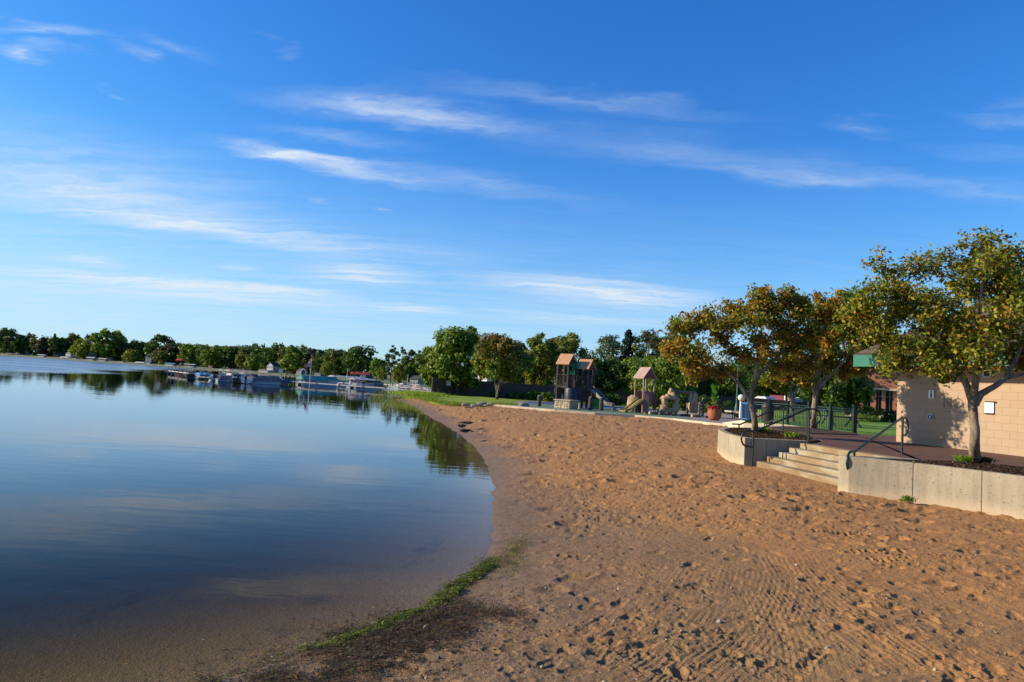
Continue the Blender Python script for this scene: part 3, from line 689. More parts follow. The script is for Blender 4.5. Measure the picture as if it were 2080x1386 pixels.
# --- trees behind the board fence and around the playground : x, top y, half width, depth
MID = [
 ('maple_tree', 'biggest green maple tree rising over the left end of the board fence', 928, 655, 44, 70.5, G_MD, 11, 'round', None, 9000, .30),
 ('maple_tree', 'lower green maple tree left of the biggest one at the dock end', 884, 698, 30, 73.5, G_MD, 12, 'round', G_AU, 6000, .28),
 ('maple_tree', 'orange topped maple tree with bare stems in front of the board fence', 1010, 675, 46, 63, G_AU, 13, 'egg', [((.25, .12, .02), 3), ((.12, .13, .02), 3)], 7500, .24),
 ('shade_tree', 'dark green tree just right of the orange topped maple', 1046, 693, 26, 84, G_DK, 14, 'round', None, 4500, .3),
 ('maple_tree', 'yellowish maple tree with a thin pointed top left of the play towers', 1092, 672, 34, 76, G_AU, 15, 'egg', G_AU, 6500, .27),
 ('shade_tree', 'small blue green tree peeking behind the pointed yellowish maple', 1118, 680, 20, 92, G_BL, 16, 'egg', None, 3000, .3),
 ('locust_tree', 'feathery tree behind the tallest play tower roof', 1152, 668, 32, 80, G_BL, 17, 'egg', G_AU, 5500, .25),
 ('locust_tree', 'thin see-through blue green tree right of the second play roof', 1232, 672, 34, 84, G_BL, 18, 'egg', None, 4200, .24),
 ('spruce_tree', 'dark conical spruce tree with a pointed top on the skyline', 1270, 660, 20, 79, [((.018, .045, .028), 3), ((.03, .06, .035), 2)], 19, 'cone', None, 5500, .26),
 ('locust_tree', 'tall thin-leaved tree with orange patches right of the spruce', 1312, 660, 36, 80, G_AU, 20, 'egg', [((.12, .14, .06), 3), ((.24, .13, .03), 1), ((.08, .12, .06), 3)], 5500, .25),
 ('locust_tree', 'greyish tree half hidden behind the crabapple left edge', 1362, 665, 34, 86, G_BL, 21, 'egg', None, 5500, .27),
 ('shade_tree', 'dark leafy tree filling the gap behind both tall play towers', 1190, 722, 40, 78, G_DK, 22, 'round', None, 6500, .3),
 ('shade_tree', 'dark leafy tree behind the spiral slide', 1238, 725, 34, 76, G_DK, 23, 'round', None, 5500, .3),
 ('shade_tree', 'green tree behind the small pink roofed play tower', 1300, 718, 34, 75, G_MD, 24, 'round', None, 5500, .28),
 ('maple_tree', 'bright leaved maple tree above the climbing rock', 1352, 715, 40, 70, G_MD, 25, 'round', None, 6500, .26),
 ('shade_tree', 'dark tree between the climbing rock and the lamp post', 1405, 735, 40, 74, G_DK, 26, 'round', None, 6500, .28),
 ('shade_tree', 'deep green tree behind the lamp post', 1468, 735, 42, 78, G_MD, 27, 'round', None, 6000, .28),
 ('shade_tree', 'dark tree behind the parked cars left side', 1530, 720, 45, 112, G_DK, 28, 'round', None, 5500, .4),
 ('shade_tree', 'dark tree behind the parked cars right side', 1600, 715, 50, 114, G_DK, 29, 'round', None, 5500, .4),
 ('willow_tree', 'large bright green tree rising between the crabapples', 1722, 578, 62, 62, G_MD, 30, 'round', None, 9000, .26),
 ('shade_tree', 'dark shade tree on the lawn beside the brick building', 1690, 735, 50, 48, G_DK, 31, 'round', None, 6500, .24),
]
for (nm, lb, x, top, hw, dep, pal, sd, shp, tp, nl, ls) in MID:
    kw = {}
    base = 0.0 if dep < 90 else .3
    if nm == 'spruce_tree': kw = dict(nb=34)
    cl = .16
    if sd == 13: cl = .30
    if sd in (11,): cl = .14
    if sd in (22, 23, 24, 25, 26, 27): cl = .05
    if sd == 31: cl = .32
    t_ = px_tree(nm, lb, 'tree', x, top, hw, dep, pal, sd, shp, tp, base, int(nl * 1.4), ls * 1.15, cl, **kw)
    if sd == 13:
        for a_, b_ in ((-.22, .02), (.30, .1), (.12, -.15)):
            mb = MB(); mb.tube([(0, 0, -.1), (a_ * .25, b_, .7), (a_ * 1.3, b_, 1.7), (a_ * 2.6, b_ * 3, 3.2)], [.09, .07, .06, .03], 7); mb.build('stem', BARK, t_, local=True)

# --- shore trees across the marina and across the lake
protos = []
def far_tree(lb, x, top, hw, dep, pal, seed, shape='round', grp=None, name='shore_tree', nleaf=1500, zb=None, dens=1.0):
    g = G_at(x, dep); zb = zat(g.x, dep) if zb is None else zb
    zb = max(zb, WZ + .1)
    h = W(x, top, dep).z - zb; r = hw * dep / FPX
    t = thing(name, lb, 'tree', (g.x, dep, zb), grp)
    tree_parts(t, h, r, h * .10, int(nleaf), r * .19 * 1.0, pal, seed, shape, None, nb=18, limbs=False, trunk_r=h * .018); return t
shore = [
 (10, 665, 26, 362, G_DK, 'tall dark tree at the far left end of the opposite shore'), (40, 678, 20, 360, G_DK, 'dark tree second from the left on the opposite shore'), (55, 674, 14, 366, G_DK, 'narrow dark tree with a spiky tip on the opposite shore'),
 (82, 682, 20, 355, G_RD, 'brownish green tree left of the round topped pine'), (105, 674, 13, 352, G_DK, 'round topped dark pine on the opposite shore'), (125, 682, 18, 356, G_DK, 'dark tree behind the shore left of the yellow crown'),
 (143, 675, 20, 360, G_OL, 'olive tree behind the yellow crowned tree'), (178, 678, 22, 362, G_DK, 'dark tree peeking behind the yellow crowned tree'), (163, 688, 24, 338, G_YL, 'yellow crowned tree on the opposite shore'),
 (215, 665, 34, 335, G_MD, 'tallest broad green tree on the opposite shore'), (236, 684, 22, 342, G_DK, 'dark right flank tree beside the tallest broad one'), (272, 688, 20, 335, G_OL, 'olive tree right of the tallest broad one'), (290, 692, 18, 340, G_DK, 'dark tree left of the cloud shaped crown'),
 (264, 711, 19, 322, G_YL, 'small yellow green tree at the water on the opposite shore'), (322, 678, 30, 318, G_DK, 'cloud shaped dark green tree on the opposite shore'), (348, 690, 22, 316, G_DK, 'dark tree on the right of the cloud shaped crown'),
 (340, 700, 26, 305, G_RD, 'purplish grey tree below the cloud shaped crown'), (330, 712, 24, 300, G_OL, 'olive tree low in front of the purplish one'), (384, 697, 26, 292, G_MD, 'wide green tree above the red umbrella'), (412, 700, 20, 288, G_DK, 'dark tree right of the wide green one'),
 (440, 700, 22, 272, G_MD, 'green tree left of the marina boats'), (420, 706, 18, 268, G_MD, 'light green tree behind the long far dock'), (467, 700, 20, 270, G_DK, 'dark tree behind the maroon striped pontoon boat'), (495, 704, 22, 262, G_OL, 'olive green tree behind the outboard motors'), (525, 703, 20, 258, G_DK, 'dark tree left of the white lake house'),
 (512, 715, 20, 240, G_MD, 'green tree in front of the white lake house'), (545, 703, 18, 262, G_DK, 'tree just behind the white lake house'), (563, 706, 16, 255, G_DK, 'dark tree right of the white lake house'), (594, 698, 26, 235, G_MD, 'bright green leaning tree behind the dark covered boat'), (612, 697, 14, 240, G_MD, 'thin topped tree left of the flag pole'),
 (628, 703, 20, 232, G_RD, 'brownish dark tree right behind the flag pole'), (650, 707, 16, 230, G_DK, 'dark tree right of the flag pole'), (640, 725, 18, 215, G_OL, 'lower olive tree over the green boat canopy'), (677, 713, 20, 222, G_OL, 'olive yellow tree behind the white canopies'), (702, 713, 18, 220, G_DK, 'dark tree above the white boat canopies'), (662, 732, 16, 205, G_AU, 'orange tinged tree low behind the boats'),
 (722, 721, 16, 214, G_DK, 'small dark tree left of the red boat cover'), (742, 723, 14, 260, G_BL, 'hazy distant tree in the skyline dip'), (764, 724, 20, 190, G_MD, 'green tree behind the red boat cover'), (775, 729, 18, 184, G_DK, 'dark tree left of the silver green poplar'),
 (792, 698, 16, 158, G_BL, 'tall silver green poplar on the near side of the marina'), (813, 699, 13, 156, G_BL, 'slim poplar right beside the tall silver one'), (832, 706, 20, 150, G_BL, 'grey green tree between poplar and maple'), (850, 710, 18, 146, G_DK, 'dark tree behind the dock end'), (868, 708, 16, 138, G_DK, 'dark tree tucked behind the lower maple'),
 (808, 735, 15, 134, G_AU, 'yellowing tree low beside the docks'), (840, 735, 22, 136, G_DK, 'wide dark tree low beside the docks'), (871, 740, 18, 128, G_DK, 'shadowed tree right above the dock end'), (826, 720, 20, 142, G_DK, 'dark tree above the yellowing one'),
]
for i, (x, top, hw, dep, pal, lb) in enumerate(shore):
    big = dep < 170
    far_tree(lb, x, top, hw, dep, pal, 500 + i, 'cone' if 'pine' in lb else ('egg' if 'poplar' in lb else 'round'), nleaf=3200 if big else 2000)
far_tree('bright yellow green shrub at the water edge right of the marina', 772, 742, 9, 150, G_YL, 571, name='waterside_shrub', nleaf=1500)
# low understorey belt closing the gaps below the crowns, one shrub after another
for i in range(46):
    x = 2 + i * 16.2 + rng.uniform(-3, 3); dep = np.interp(x, [0, 200, 330, 450, 560, 650, 760], [366, 346, 318, 284, 252, 228, 196]) + rng.uniform(2, 14)
    hz = 716 + .062 * x; f = thing('shore_shrub', 'dark shrub in the continuous understorey belt along the opposite shore', 'shrub', (G_at(x, dep).x, dep, max(zat(G_at(x, dep).x, dep), WZ)), 'understorey shrubs along the opposite shore')
    if i % 6 == 0:
        bpy.data.objects.remove(f); g = G_at(x, dep); hh = W(x, hz - 15, dep).z + .2
        proto = thing('shore_shrub', 'dark shrub in the continuous understorey belt along the opposite shore', 'shrub', (g.x, dep, max(zat(g.x, dep), WZ)), 'understorey shrubs along the opposite shore')
        tree_parts(proto, 9.5, 6.0, .3, 1200, 1.05, G_DK if i % 12 else G_OL, 700 + i, 'round', None, nb=12, limbs=False)
    else:
        loc = f.location.copy(); bpy.data.objects.remove(f); dup(proto, loc, rng.uniform(0, 6), (rng.uniform(.8, 1.2),) * 3)

# ================================================================== HARDSCAPE
PZ = .60     # patio level
def brick_mat(name, ca, cb, mort, bw, bh, ang=0.0, vertical=True, msize=.008, rough=.85, extra=None, wear=None, offset=.5):
    m = bpy.data.materials.new(name); t, b = bsdf(m); g = t.n.new('ShaderNodeNewGeometry')
    p = t.mapping(g.outputs['Position'], rot=(0, 0, -ang))
    sp = t.n.new('ShaderNodeSeparateXYZ'); t.link(p, sp.inputs[0]); cb_ = t.n.new('ShaderNodeCombineXYZ')
    t.link(sp.outputs[0], cb_.inputs[0]); t.link(sp.outputs[2 if vertical else 1], cb_.inputs[1])
    br = t.n.new('ShaderNodeTexBrick'); t.link(cb_.outputs[0], br.inputs['Vector']); br.offset = offset
    br.inputs['Scale'].default_value = 1; br.inputs['Brick Width'].default_value = bw; br.inputs['Row Height'].default_value = bh
    br.inputs['Mortar Size'].default_value = msize; br.inputs['Mortar Smooth'].default_value = .3; br.inputs['Bias'].default_value = 0
    br.inputs['Color1'].default_value = ca + (1,); br.inputs['Color2'].default_value = cb + (1,); br.inputs['Mortar'].default_value = mort + (1,)
    c = t.mix(t.mapr(t.noise(g.outputs['Position'], 1.3, 5, .6), .3, .7, 0, .35), br.outputs['Color'], tuple(x * .8 for x in ca))
    c = t.mix(t.mapr(t.noise(g.outputs['Position'], 45, 3, .6), .3, .7, 0, .25), c, tuple(x * .6 for x in cb))
    if wear:    # rust coloured streak near a position along the wall
        for x0, w, z0, z1, colr, f in wear:
            mk = t.math('MULTIPLY', t.mapr(t.math('ABSOLUTE', t.math('SUBTRACT', sp.outputs[0], x0)), w, 0, 0, 1, True), t.mapr(sp.outputs[2], z1, z0, 0, f, True))
            mk = t.math('MULTIPLY', mk, t.mapr(t.noise(g.outputs['Position'], 5, 5, .7), .3, .65, .3, 1)); c = t.mix(mk, c, colr)
    t.link(c, b.inputs['Base Color']); b.inputs['Roughness'].default_value = rough; b.inputs['Specular IOR Level'].default_value = .25
    bn = t.n.new('ShaderNodeBump'); bn.inputs['Distance'].default_value = .004; t.link(t.math('MULTIPLY', br.outputs['Fac'], -1), bn.inputs['Height']); t.link(bn.outputs[0], b.inputs['Normal'])
    return m
def conc_mat(name, c1, c2, stain=(.20, .17, .13)):
    m = bpy.data.materials.new(name); t, b = bsdf(m); g = t.n.new('ShaderNodeNewGeometry'); p = g.outputs['Position']
    c = t.mix(t.mapr(t.noise(p, 1.6, 6, .62), .32, .68), c1, c2)
    c = t.mix(t.mapr(t.noise(t.mapping(p, scl=(6, 6, .7)), 1.4, 5, .65), .42, .68, 0, .55), c, stain)
    c = t.mix(t.mapr(t.noise(p, 24, 4, .65), .60, .66, 0, .8), c, tuple(x * .45 for x in stain))
    c = t.mix(t.mapr(t.noise(p, 90, 2, .6), .35, .65, 0, .22), c, tuple(x * .7 for x in c2))
    sp = t.n.new('ShaderNodeSeparateXYZ'); t.link(p, sp.inputs[0])
    c = t.mix(t.mapr(t.math('ADD', sp.outputs[2], t.math('MULTIPLY', t.noise(p, 3, 4, .6), .22)), .30, .12, 0, .55), c, (.52, .40, .26))   # splashed sand along the foot
    t.link(c, b.inputs['Base Color']); b.inputs['Roughness'].default_value = .9; b.inputs['Specular IOR Level'].default_value = .2
    bn = t.n.new('ShaderNodeBump'); bn.inputs['Distance'].default_value = .006; t.link(t.noise(p, 24, 5, .7), bn.inputs['Height']); t.link(bn.outputs[0], b.inputs['Normal'])
    return m
CONC = conc_mat('planter_concrete', (.385, .335, .245), (.315, .27, .19))
STEPC = mat('step_concrete', (.265, .185, .098), (.20, .135, .072), 2.5, .9, .005, 25, stretch=(1, 1, 2), c3=(.33, .30, .21))
WALK = mat('walk_concrete', (.40, .35, .27), (.33, .285, .22), 1.2, .9, .002, 20)
SLAB = mat('apron_concrete', (.60, .50, .345), (.52, .42, .28), 1.1, .9, .003, 12)
PATH = mat('path_grey', (.27, .235, .20), (.22, .19, .16), .9, .9)
MULCH = mat('mulch', (.060, .033, .022), (.030, .018, .013), 14, .95, .02, 30, c3=(.10, .06, .04))
PAVER = brick_mat('paver_brick', (.165, .082, .058), (.115, .058, .044), (.08, .06, .05), .2, .1, math.radians(17), False, .006)
LAWN = mat('lawn_grass', (.12, .23, .018), (.16, .26, .022), .8, .95, .02, 40, c3=(.09, .18, .015))
LAWN2 = mat('shore_lawn_grass', (.17, .25, .018), (.23, .28, .026), .6, .95, .03, 30, c3=(.12, .20, .02))
GREENM = mat('green_enamel', (.007, .032, .026), (.005, .024, .020), 6, .4, spec=.5)

# --- steps and patio
SL = Vector((6.12, 16.80, 0)); SR = Vector((6.82, 13.53, 0)); rd = (SR - SL).normalized(); td = Vector((.978, .209, 0)); RIS = PZ / 5
SLx = SL; SRx = SR + rd * .15
stp = MB()
for i in range(5):
    a = SLx + td * (.30 * i); b = SRx + td * (.30 * i); c = SRx + td * (.30 * (i + 1) + (.02 if i < 4 else .06)); d = SLx + td * (.30 * (i + 1) + (.02 if i < 4 else .06))
    stp.prism([a[:2], b[:2], c[:2], d[:2]], -.4, RIS * (i + 1))
tag(stp.build('concrete_steps', STEPC, bevel=.018), 'flight of five worn sandy concrete steps between the two planters', 'steps')

E0 = SLx + td * 1.56; E1 = SRx + td * 1.56
ends = [(12.9, 24.3), (24, 21.5), (24, 6), (14, 6), (10.2, 9.6)]
back = [tuple(G(x, y, PZ)[:2]) for x, y in [(1740, 882), (1687, 876), (1643, 871), (1600, 872), (1585, 876)]]
bed_r = [(11.5, 7.9), (11.3, 11.0), (10.5, 13.2), (9.4, 14.25), (8.25, 13.72)]
pat = MB(); pat.prism([E0[:2], E1[:2]] + bed_r[::-1] + [(14, 6), (24, 6), (24, 24)] + back + [(9.3, 21.2), (8.6, 18.6)], -.4, PZ)
tag(pat.build('brick_patio', PAVER), 'red brown brick paver patio at the top of the steps', None, None, 'structure')

# --- long planter wall (right) as a thick concrete wall with form joints
def wall_run(name, pts, th, z1, mat_, label, cat, seg=1.15, z0=-.4, zf=None):
    """pts : front line (2-D) ; inner side on the left of the travel direction"""
    P = [Vector((p[0], p[1], 0)) for p in pts]; L = [0]
    for a, b in zip(P, P[1:]): L.append(L[-1] + (b - a).length)
    def at(s):
        s = min(max(s, 0), L[-1])
        for i in range(len(P) - 1):
            if s <= L[i + 1] + 1e-9:
                f = (s - L[i]) / (L[i + 1] - L[i]); return P[i].lerp(P[i + 1], f), (P[i + 1] - P[i]).normalized()
    mb = MB(); n = max(1, round(L[-1] / seg)); core = MB()
    for k in range(n):
        s0 = L[-1] * k / n + .004; s1 = L[-1] * (k + 1) / n - .004; q = 5; fr = []; bk = []
        for j in range(q + 1):
            p, d = at(s0 + (s1 - s0) * j / q); nn = Vector((-d.y, d.x, 0)); fr.append(p[:2]); bk.append((p + nn * th)[:2])
        mb.prism(fr + bk[::-1], z0, z1)
    fr = []; bk = []
    for j in range(n * 4 + 1):
        p, d = at(L[-1] * (.003 + .994 * j / (n * 4))); nn = Vector((-d.y, d.x, 0)); fr.append((p + nn * .012)[:2]); bk.append((p + nn * (th - .012))[:2])
    t = thing(name, label, cat, (P[0].x, P[0].y, 0))
    mb.build('wall', mat_, t, bevel=.012); core.prism(fr + bk[::-1], z0, z1 - .012).build('joint_filler', mat('joint_dark', (.20, .17, .13), None, 5, .95), t)
    return t, at
# smooth curve through the front line
def spline(pts, n=6):
    P = [Vector((p[0], p[1], 0)) for p in pts]; P = [P[0] * 2 - P[1]] + P + [P[-1] * 2 - P[-2]]; out = []
    for i in range(1, len(P) - 2):
        for k in range(n):
            t = k / n; a, b, c, d = P[i - 1:i + 3]
            out.append(.5 * ((2 * b) + (-a + c) * t + (2 * a - 5 * b + 4 * c - d) * t * t + (-a + 3 * b - 3 * c + d) * t ** 3))
    out.append(P[-2]); return [(p.x, p.y) for p in out]
WT = .655
fr1 = spline([(6.50, 13.02), (7.33, 12.45), (7.87, 11.85), (8.42, 11.02), (8.9, 10.0), (9.15, 8.9), (9.2, 7.6)])
pl1, _ = wall_run('planter_wall', fr1, .20, WT, CONC, 'long curved concrete planter wall at the right edge, weathered and cream', 'planter wall')
# short return wall beside the steps
q0 = Vector((6.50, 13.02, 0)); q1 = q0 + td * 1.6
mb = MB(); nn = Vector((-td.y, td.x, 0)); mb.prism([(q0 + nn * .0 + td * .01)[:2], (q1)[:2], (q1 + nn * .2)[:2], (q0 + nn * .2 + Vector((-.05, .01, 0)))[:2]], -.4, WT - .002); mb.build('return_wall', CONC, pl1, bevel=.01)
MW = MB(); MW.prism([(p[0] + .12, p[1] + .12) for p in fr1] + [(11.5, 7.9), (11.3, 11.0), (10.5, 13.2), (9.4, 14.25), (8.25, 13.72), (q1 + nn * .1)[:2], (6.7, 13.2)], .2, .615)
tag(MW.build('mulch_bed', MULCH), 'dark bark mulch filling the long planter', 'mulch', None, 'stuff')
# --- curved planter left of the steps
c0 = SL + rd * -.02 + td * -.30 + Vector((0, .0, 0)); c0 = Vector((5.90, 16.93, 0)); c1 = Vector((7.62, 17.30, 0))
fr2 = spline([(8.6, 23.2), (7.3, 22.3), (6.45, 20.9), (6.02, 19.2), (5.86, 18.0), (5.88, 16.93)])
pl2, _ = wall_run('planter_wall', fr2, .18, WT, CONC, 'short curved concrete planter wall left of the steps, sunlit on its lake side', 'planter wall', 1.3)
mb = MB(); s_ = (c1 - c0) / 3
for k in range(3):
    a = c0 + s_ * k + s_.normalized() * (.185 if k == 0 else .004); b = c0 + s_ * (k + 1) - s_.normalized() * .004; n2 = Vector((-s_.y, s_.x, 0)).normalized()
    mb.prism([a[:2], b[:2], (b + n2 * .18)[:2], (a + n2 * .18)[:2]], -.4, WT - .002)
mb.build('side_wall', CONC, pl2, bevel=.01)
MW = MB(); MW.prism([(p[0] + .10, p[1] + .05) for p in fr2] + [(7.6, 17.42), (8.55, 18.8), (9.25, 21.2)], .2, .618)
tag(MW.build('mulch_bed', MULCH), 'dark bark mulch in the curved planter left of the steps', 'mulch', None, 'stuff')
MW = MB(); MW.prism([G(x, y, PZ)[:2] for x, y in [(1555, 868), (1600, 867), (1643, 869), (1687, 875), (1738, 881), (1742, 884), (1690, 883), (1640, 881), (1590, 876)]], PZ - .1, PZ + .025)
tag(MW.build('mulch_bed', MULCH), 'mulch strip along the foot of the green picket fence', 'mulch', None, 'stuff')
# loose chips and leaf litter give the beds a rough surface
def scatter_chips(name, poly, z, n, size, pal, label, seed):
    rs = np.random.RandomState(seed); P = np.array(poly); lo = P.min(0); hi = P.max(0); X = rs.uniform(lo[0], hi[0], n * 3); Y = rs.uniform(lo[1], hi[1], n * 3)
    ins = np.zeros(len(X), bool)
    for i in range(len(P)):
        a = P[i]; b = P[(i + 1) % len(P)]
        if abs(b[1] - a[1]) > 1e-9: ins ^= ((a[1] > Y) != (b[1] > Y)) & (X < (b[0] - a[0]) * (Y - a[1]) / (b[1] - a[1]) + a[0])
    X = X[ins][:n]; Y = Y[ins][:n]; k = len(X)
    V, Q, C = leaves(np.stack([X, Y, z + rs.uniform(0, size * .4, k)], 1), np.tile([[0, 0, 1.]], (k, 1)), size * rs.uniform(.5, 1.5, k), pick(k, pal, rs), .45, rs, .45)
    tag(link_mesh(name, np_mesh(name, V, Q, C), GRASSM), label, 'litter', None, 'stuff')
CH = [((.07, .04, .025), 5), ((.03, .02, .014), 4), ((.14, .085, .05), 2), ((.26, .14, .05), .35)]
scatter_chips('mulch_chips', [(p[0] + .15, p[1] + .15) for p in fr1[:30]] + [(11.3, 8.6), (11.1, 11.2), (10.3, 13.1), (9.4, 14.0), (8.25, 13.5)], .62, 9000, .05, CH, 'loose bark chips and fallen leaves in the long planter', 61)
scatter_chips('mulch_chips', [(p[0] + .22, p[1] + .05) for p in fr2] + [(7.5, 17.5), (8.4, 18.8), (9.0, 21.2)], .622, 6000, .06, CH, 'loose bark chips in the curved planter', 62)

# --- handrails
def handrail(name, label, parts_, r=.024):
    t = thing(name, label, 'handrail', parts_[0][1][0])
    for nm, pts, rr in parts_:
        mb = MB(); mb.tube(pts, rr, 10); mb.build(nm, GREENM, t, smooth=True)
    return t
def arc(c, u, v, r, a0, a1, n=9): return [Vector(c) + Vector(u) * (r * math.cos(math.radians(a0 + (a1 - a0) * k / n))) + Vector(v) * (r * math.sin(math.radians(a0 + (a1 - a0) * k / n))) for k in range(n + 1)]
Zv = Vector((0, 0, 1))
def step_rail(name, label, foot, d, rise_len, run, h0=.86, low=True, r=.024, h1=.92):
    """rail from a lower post at foot, climbing along d ; loops at both ends"""
    foot = Vector(foot); d = Vector(d).normalized(); lo = foot + Zv * h0; hi = foot + d * run + Zv * (rise_len + h1); path = []
    if low: path += [foot + Zv * (h0 - .38)] + [foot + Zv * (h0 - .38) - d * .12] + arc(lo - Zv * .19 - d * .16, -d, Zv, .19, -90, 90)[1:]
    else: path += [lo - d * .25]
    path += [lo, lo + d * .05, hi - d * .04, hi] + arc(hi - Zv * .20 + d * .16, d, Zv, .20, 90, -110)
    mb = []
    mb.append(('rail', path, r)); mb.append(('post', [foot - Zv * .3, lo - Zv * .01], r)); top = foot + d * run + Zv * rise_len
    mb.append(('post', [top - Zv * .1, hi - Zv * .01], r)); return handrail(name, label, mb, r)
fA = Vector((6.03, 16.78, 0)); step_rail('handrail', 'nearest dark green handrail with looped ends climbing beside the left edge of the steps', fA, G(1642, 900, PZ) - Vector((fA.x, fA.y, PZ)), PZ, (G(1642, 900, PZ) - Vector((fA.x, fA.y, PZ))).length, .84, h1=.86)
# right rail : its lower post is behind the long planter wall
tB = G(1832, 924, PZ); fB = Vector((6.72, 13.25, 0)); dB = (tB - Vector((fB.x, fB.y, PZ)))
step_rail('handrail', 'dark green looped handrail rising over the long planter wall on the right of the steps', fB, dB, PZ, dB.length, .74, h1=.82)
tC = G(1590, 878, PZ); fC = W(1500, 895, 21.9); fC = Vector((fC.x, 21.9, 0.0)); dC = Vector((tC.x - fC.x, tC.y - fC.y, 0))
step_rail('handrail', 'farther green handrail behind the curved planter, loop near its middle post', fC, dC, PZ, dC.length, .78, low=False, h1=.86)
tD = G(1644, 884, PZ); fD = G(1556, 884, .2); dD = Vector((tD.x - fD.x, tD.y - fD.y, 0))
step_rail('handrail', 'slender green handrail behind the first one with a low hoop at its left end', Vector((fD.x, fD.y, .1)), dD, .5, dD.length * .96, .60, r=.019, h1=.86)

# --- sunlit concrete apron sloping from the fence line to the sand
ap = MB(); aT = [G(x, y, PZ - .03) for x, y in [(1513, 853), (1563, 859), (1600, 863), (1643, 869.5)]]; A0_ = G(1466, 859, .06)
low = [G(1480, 868, .02), Vector((9.9, 29.0, -.03)), Vector((9.3, 25.5, -.03)), Vector((9.0, 23.4, .2))]
vs = [A0_] + aT + low[::-1]; bot = [Vector((v.x, v.y, -.5)) for v in vs]
k = len(vs); cxy = sum(vs, Vector((0, 0, 0))) / k
ap.addvf([A0_, aT[0], low[0]], [(0, 2, 1)]); ap.addvf([aT[0], aT[1], low[1], low[0]], [(0, 3, 2, 1)]); ap.addvf([aT[1], aT[2], low[2], low[1]], [(0, 3, 2, 1)]); ap.addvf([aT[2], aT[3], low[3], low[2]], [(0, 3, 2, 1)])
tag(ap.build('sloped_apron', SLAB), 'sunlit sloping cream concrete apron below the fence', None, None, 'structure')

# --- green picket fence
FP = [G(x, y, PZ) for x, y in [(1513, 853), (1563, 858), (1600, 862), (1643, 868), (1687, 873), (1735, 880)]]
fe = thing('picket_fence', 'dark green metal picket fence behind the patio with square posts', 'fence', FP[0])
for i, p in enumerate(FP):
    mb = MB(); w = .13 if i in (3, 4, 5) else .10; mb.box((p.x, p.y, PZ + .49), (w, w, 1.0)); mb.box((p.x, p.y, PZ + 1.0), (w + .03, w + .03, .03)); mb.build('post', GREENM, fe, bevel=.006)
for a, b in zip(FP, FP[1:]):
    mb = MB(); d = (b - a); L = d.length; d.normalize()
    for z in (.86, .76, .08): mb.bar(a + d * .06 + Zv * z, b - d * .06 + Zv * z, .03, .03)
    n = int(L / .115)
    for k in range(1, n): p = a + d * (L * k / n); mb.bar(p + Zv * .05, p + Zv * .90, .018, .018)
    mb.build('picket_panel', GREENM, fe)

# --- lawns, paths behind
lw = MB(); lw.prism([FP[0][:2], FP[1][:2], FP[2][:2], FP[3][:2], FP[4][:2], (12.75, 24.6), (24, 23.5), (60, 30), (70, 60), (60, 84), (29, 84), (22.5, 60), (19, 50), (15, 40)], -.3, PZ - .05)
tag(lw.build('park_lawn', LAWN), 'mown green lawn behind the fence', None, None, 'structure')
cp = MB(); cpp = spline([(17, 53), (24, 50), (33, 51), (45, 58)], 6)
cp.prism([(p[0], p[1] - .8) for p in cpp] + [(p[0], p[1] + .8) for p in cpp][::-1], PZ - .2, PZ - .045)
tag(cp.build('lawn_path', WALK), 'pale curving path across the lawn', None, None, 'structure')
pk = MB(); pk.prism([(18, 84), (80, 84), (90, 112), (20, 112)], -.2, .50); tag(pk.build('parking_lot', mat('asphalt', (.075, .075, .078), (.055, .055, .058), 2, .9)), 'asphalt parking area at the far side of the lawn', None, None, 'structure')

# --- playground paving : grey path, green rubber surface, blue rubber surface, sunlit kerb
kerb = [(1003, 823), (1060, 828), (1130, 834), (1210, 840), (1290, 845), (1370, 852), (1440, 860), (1478, 864)]
K = [G(x, y, .05) for x, y in kerb]
pth = MB(); pth.prism([p[:2] for p in K] + [(16, 46), (19, 50), (21, 58), (19, 66), (2, 67), (-1.0, 52)], -.3, .035)
tag(pth.build('playground_path', PATH), 'grey concrete path around the playground', None, None, 'structure')
kb = MB()
for a, b in zip(K, K[1:]): kb.bar(a + Zv * -.075, b + Zv * -.075, .30, .26)
tag(kb.build('beach_kerb', mat('kerb_concrete', (.60, .49, .36), (.50, .40, .29), 2, .9)), 'pale concrete kerb between sand and playground', None, None, 'structure')
g1 = [(1085, 829), (1130, 832.5), (1210, 838), (1290, 843), (1370, 848), (1420, 848), (1440, 845), (1380, 838), (1300, 833), (1200, 829), (1120, 826)]
gm = MB(); gm.prism([G(1075, 828, .05)[:2]] + [tuple((k_ + Vector((.15, .9, 0)))[:2]) for k_ in K[1:6]] + [(12.2, 45.0), (13.0, 50), (12.5, 63), (1.5, 63), (1.2, 55)], -.2, .043)
tag(gm.build('green_play_surface', mat('green_rubber', (.125, .20, .125), (.10, .17, .105), 6, .9)), 'muted green rubber playground surface', None, None, 'structure')
gm = MB(); gm.prism([(1.6, 56), (12.4, 56), (12.3, 62.4), (1.8, 62.4)], -.2, .050)
tag(gm.build('blue_play_surface', mat('blue_rubber', (.06, .11, .26), (.05, .09, .21), 6, .9)), 'blue rubber playground surface', None, None, 'structure')
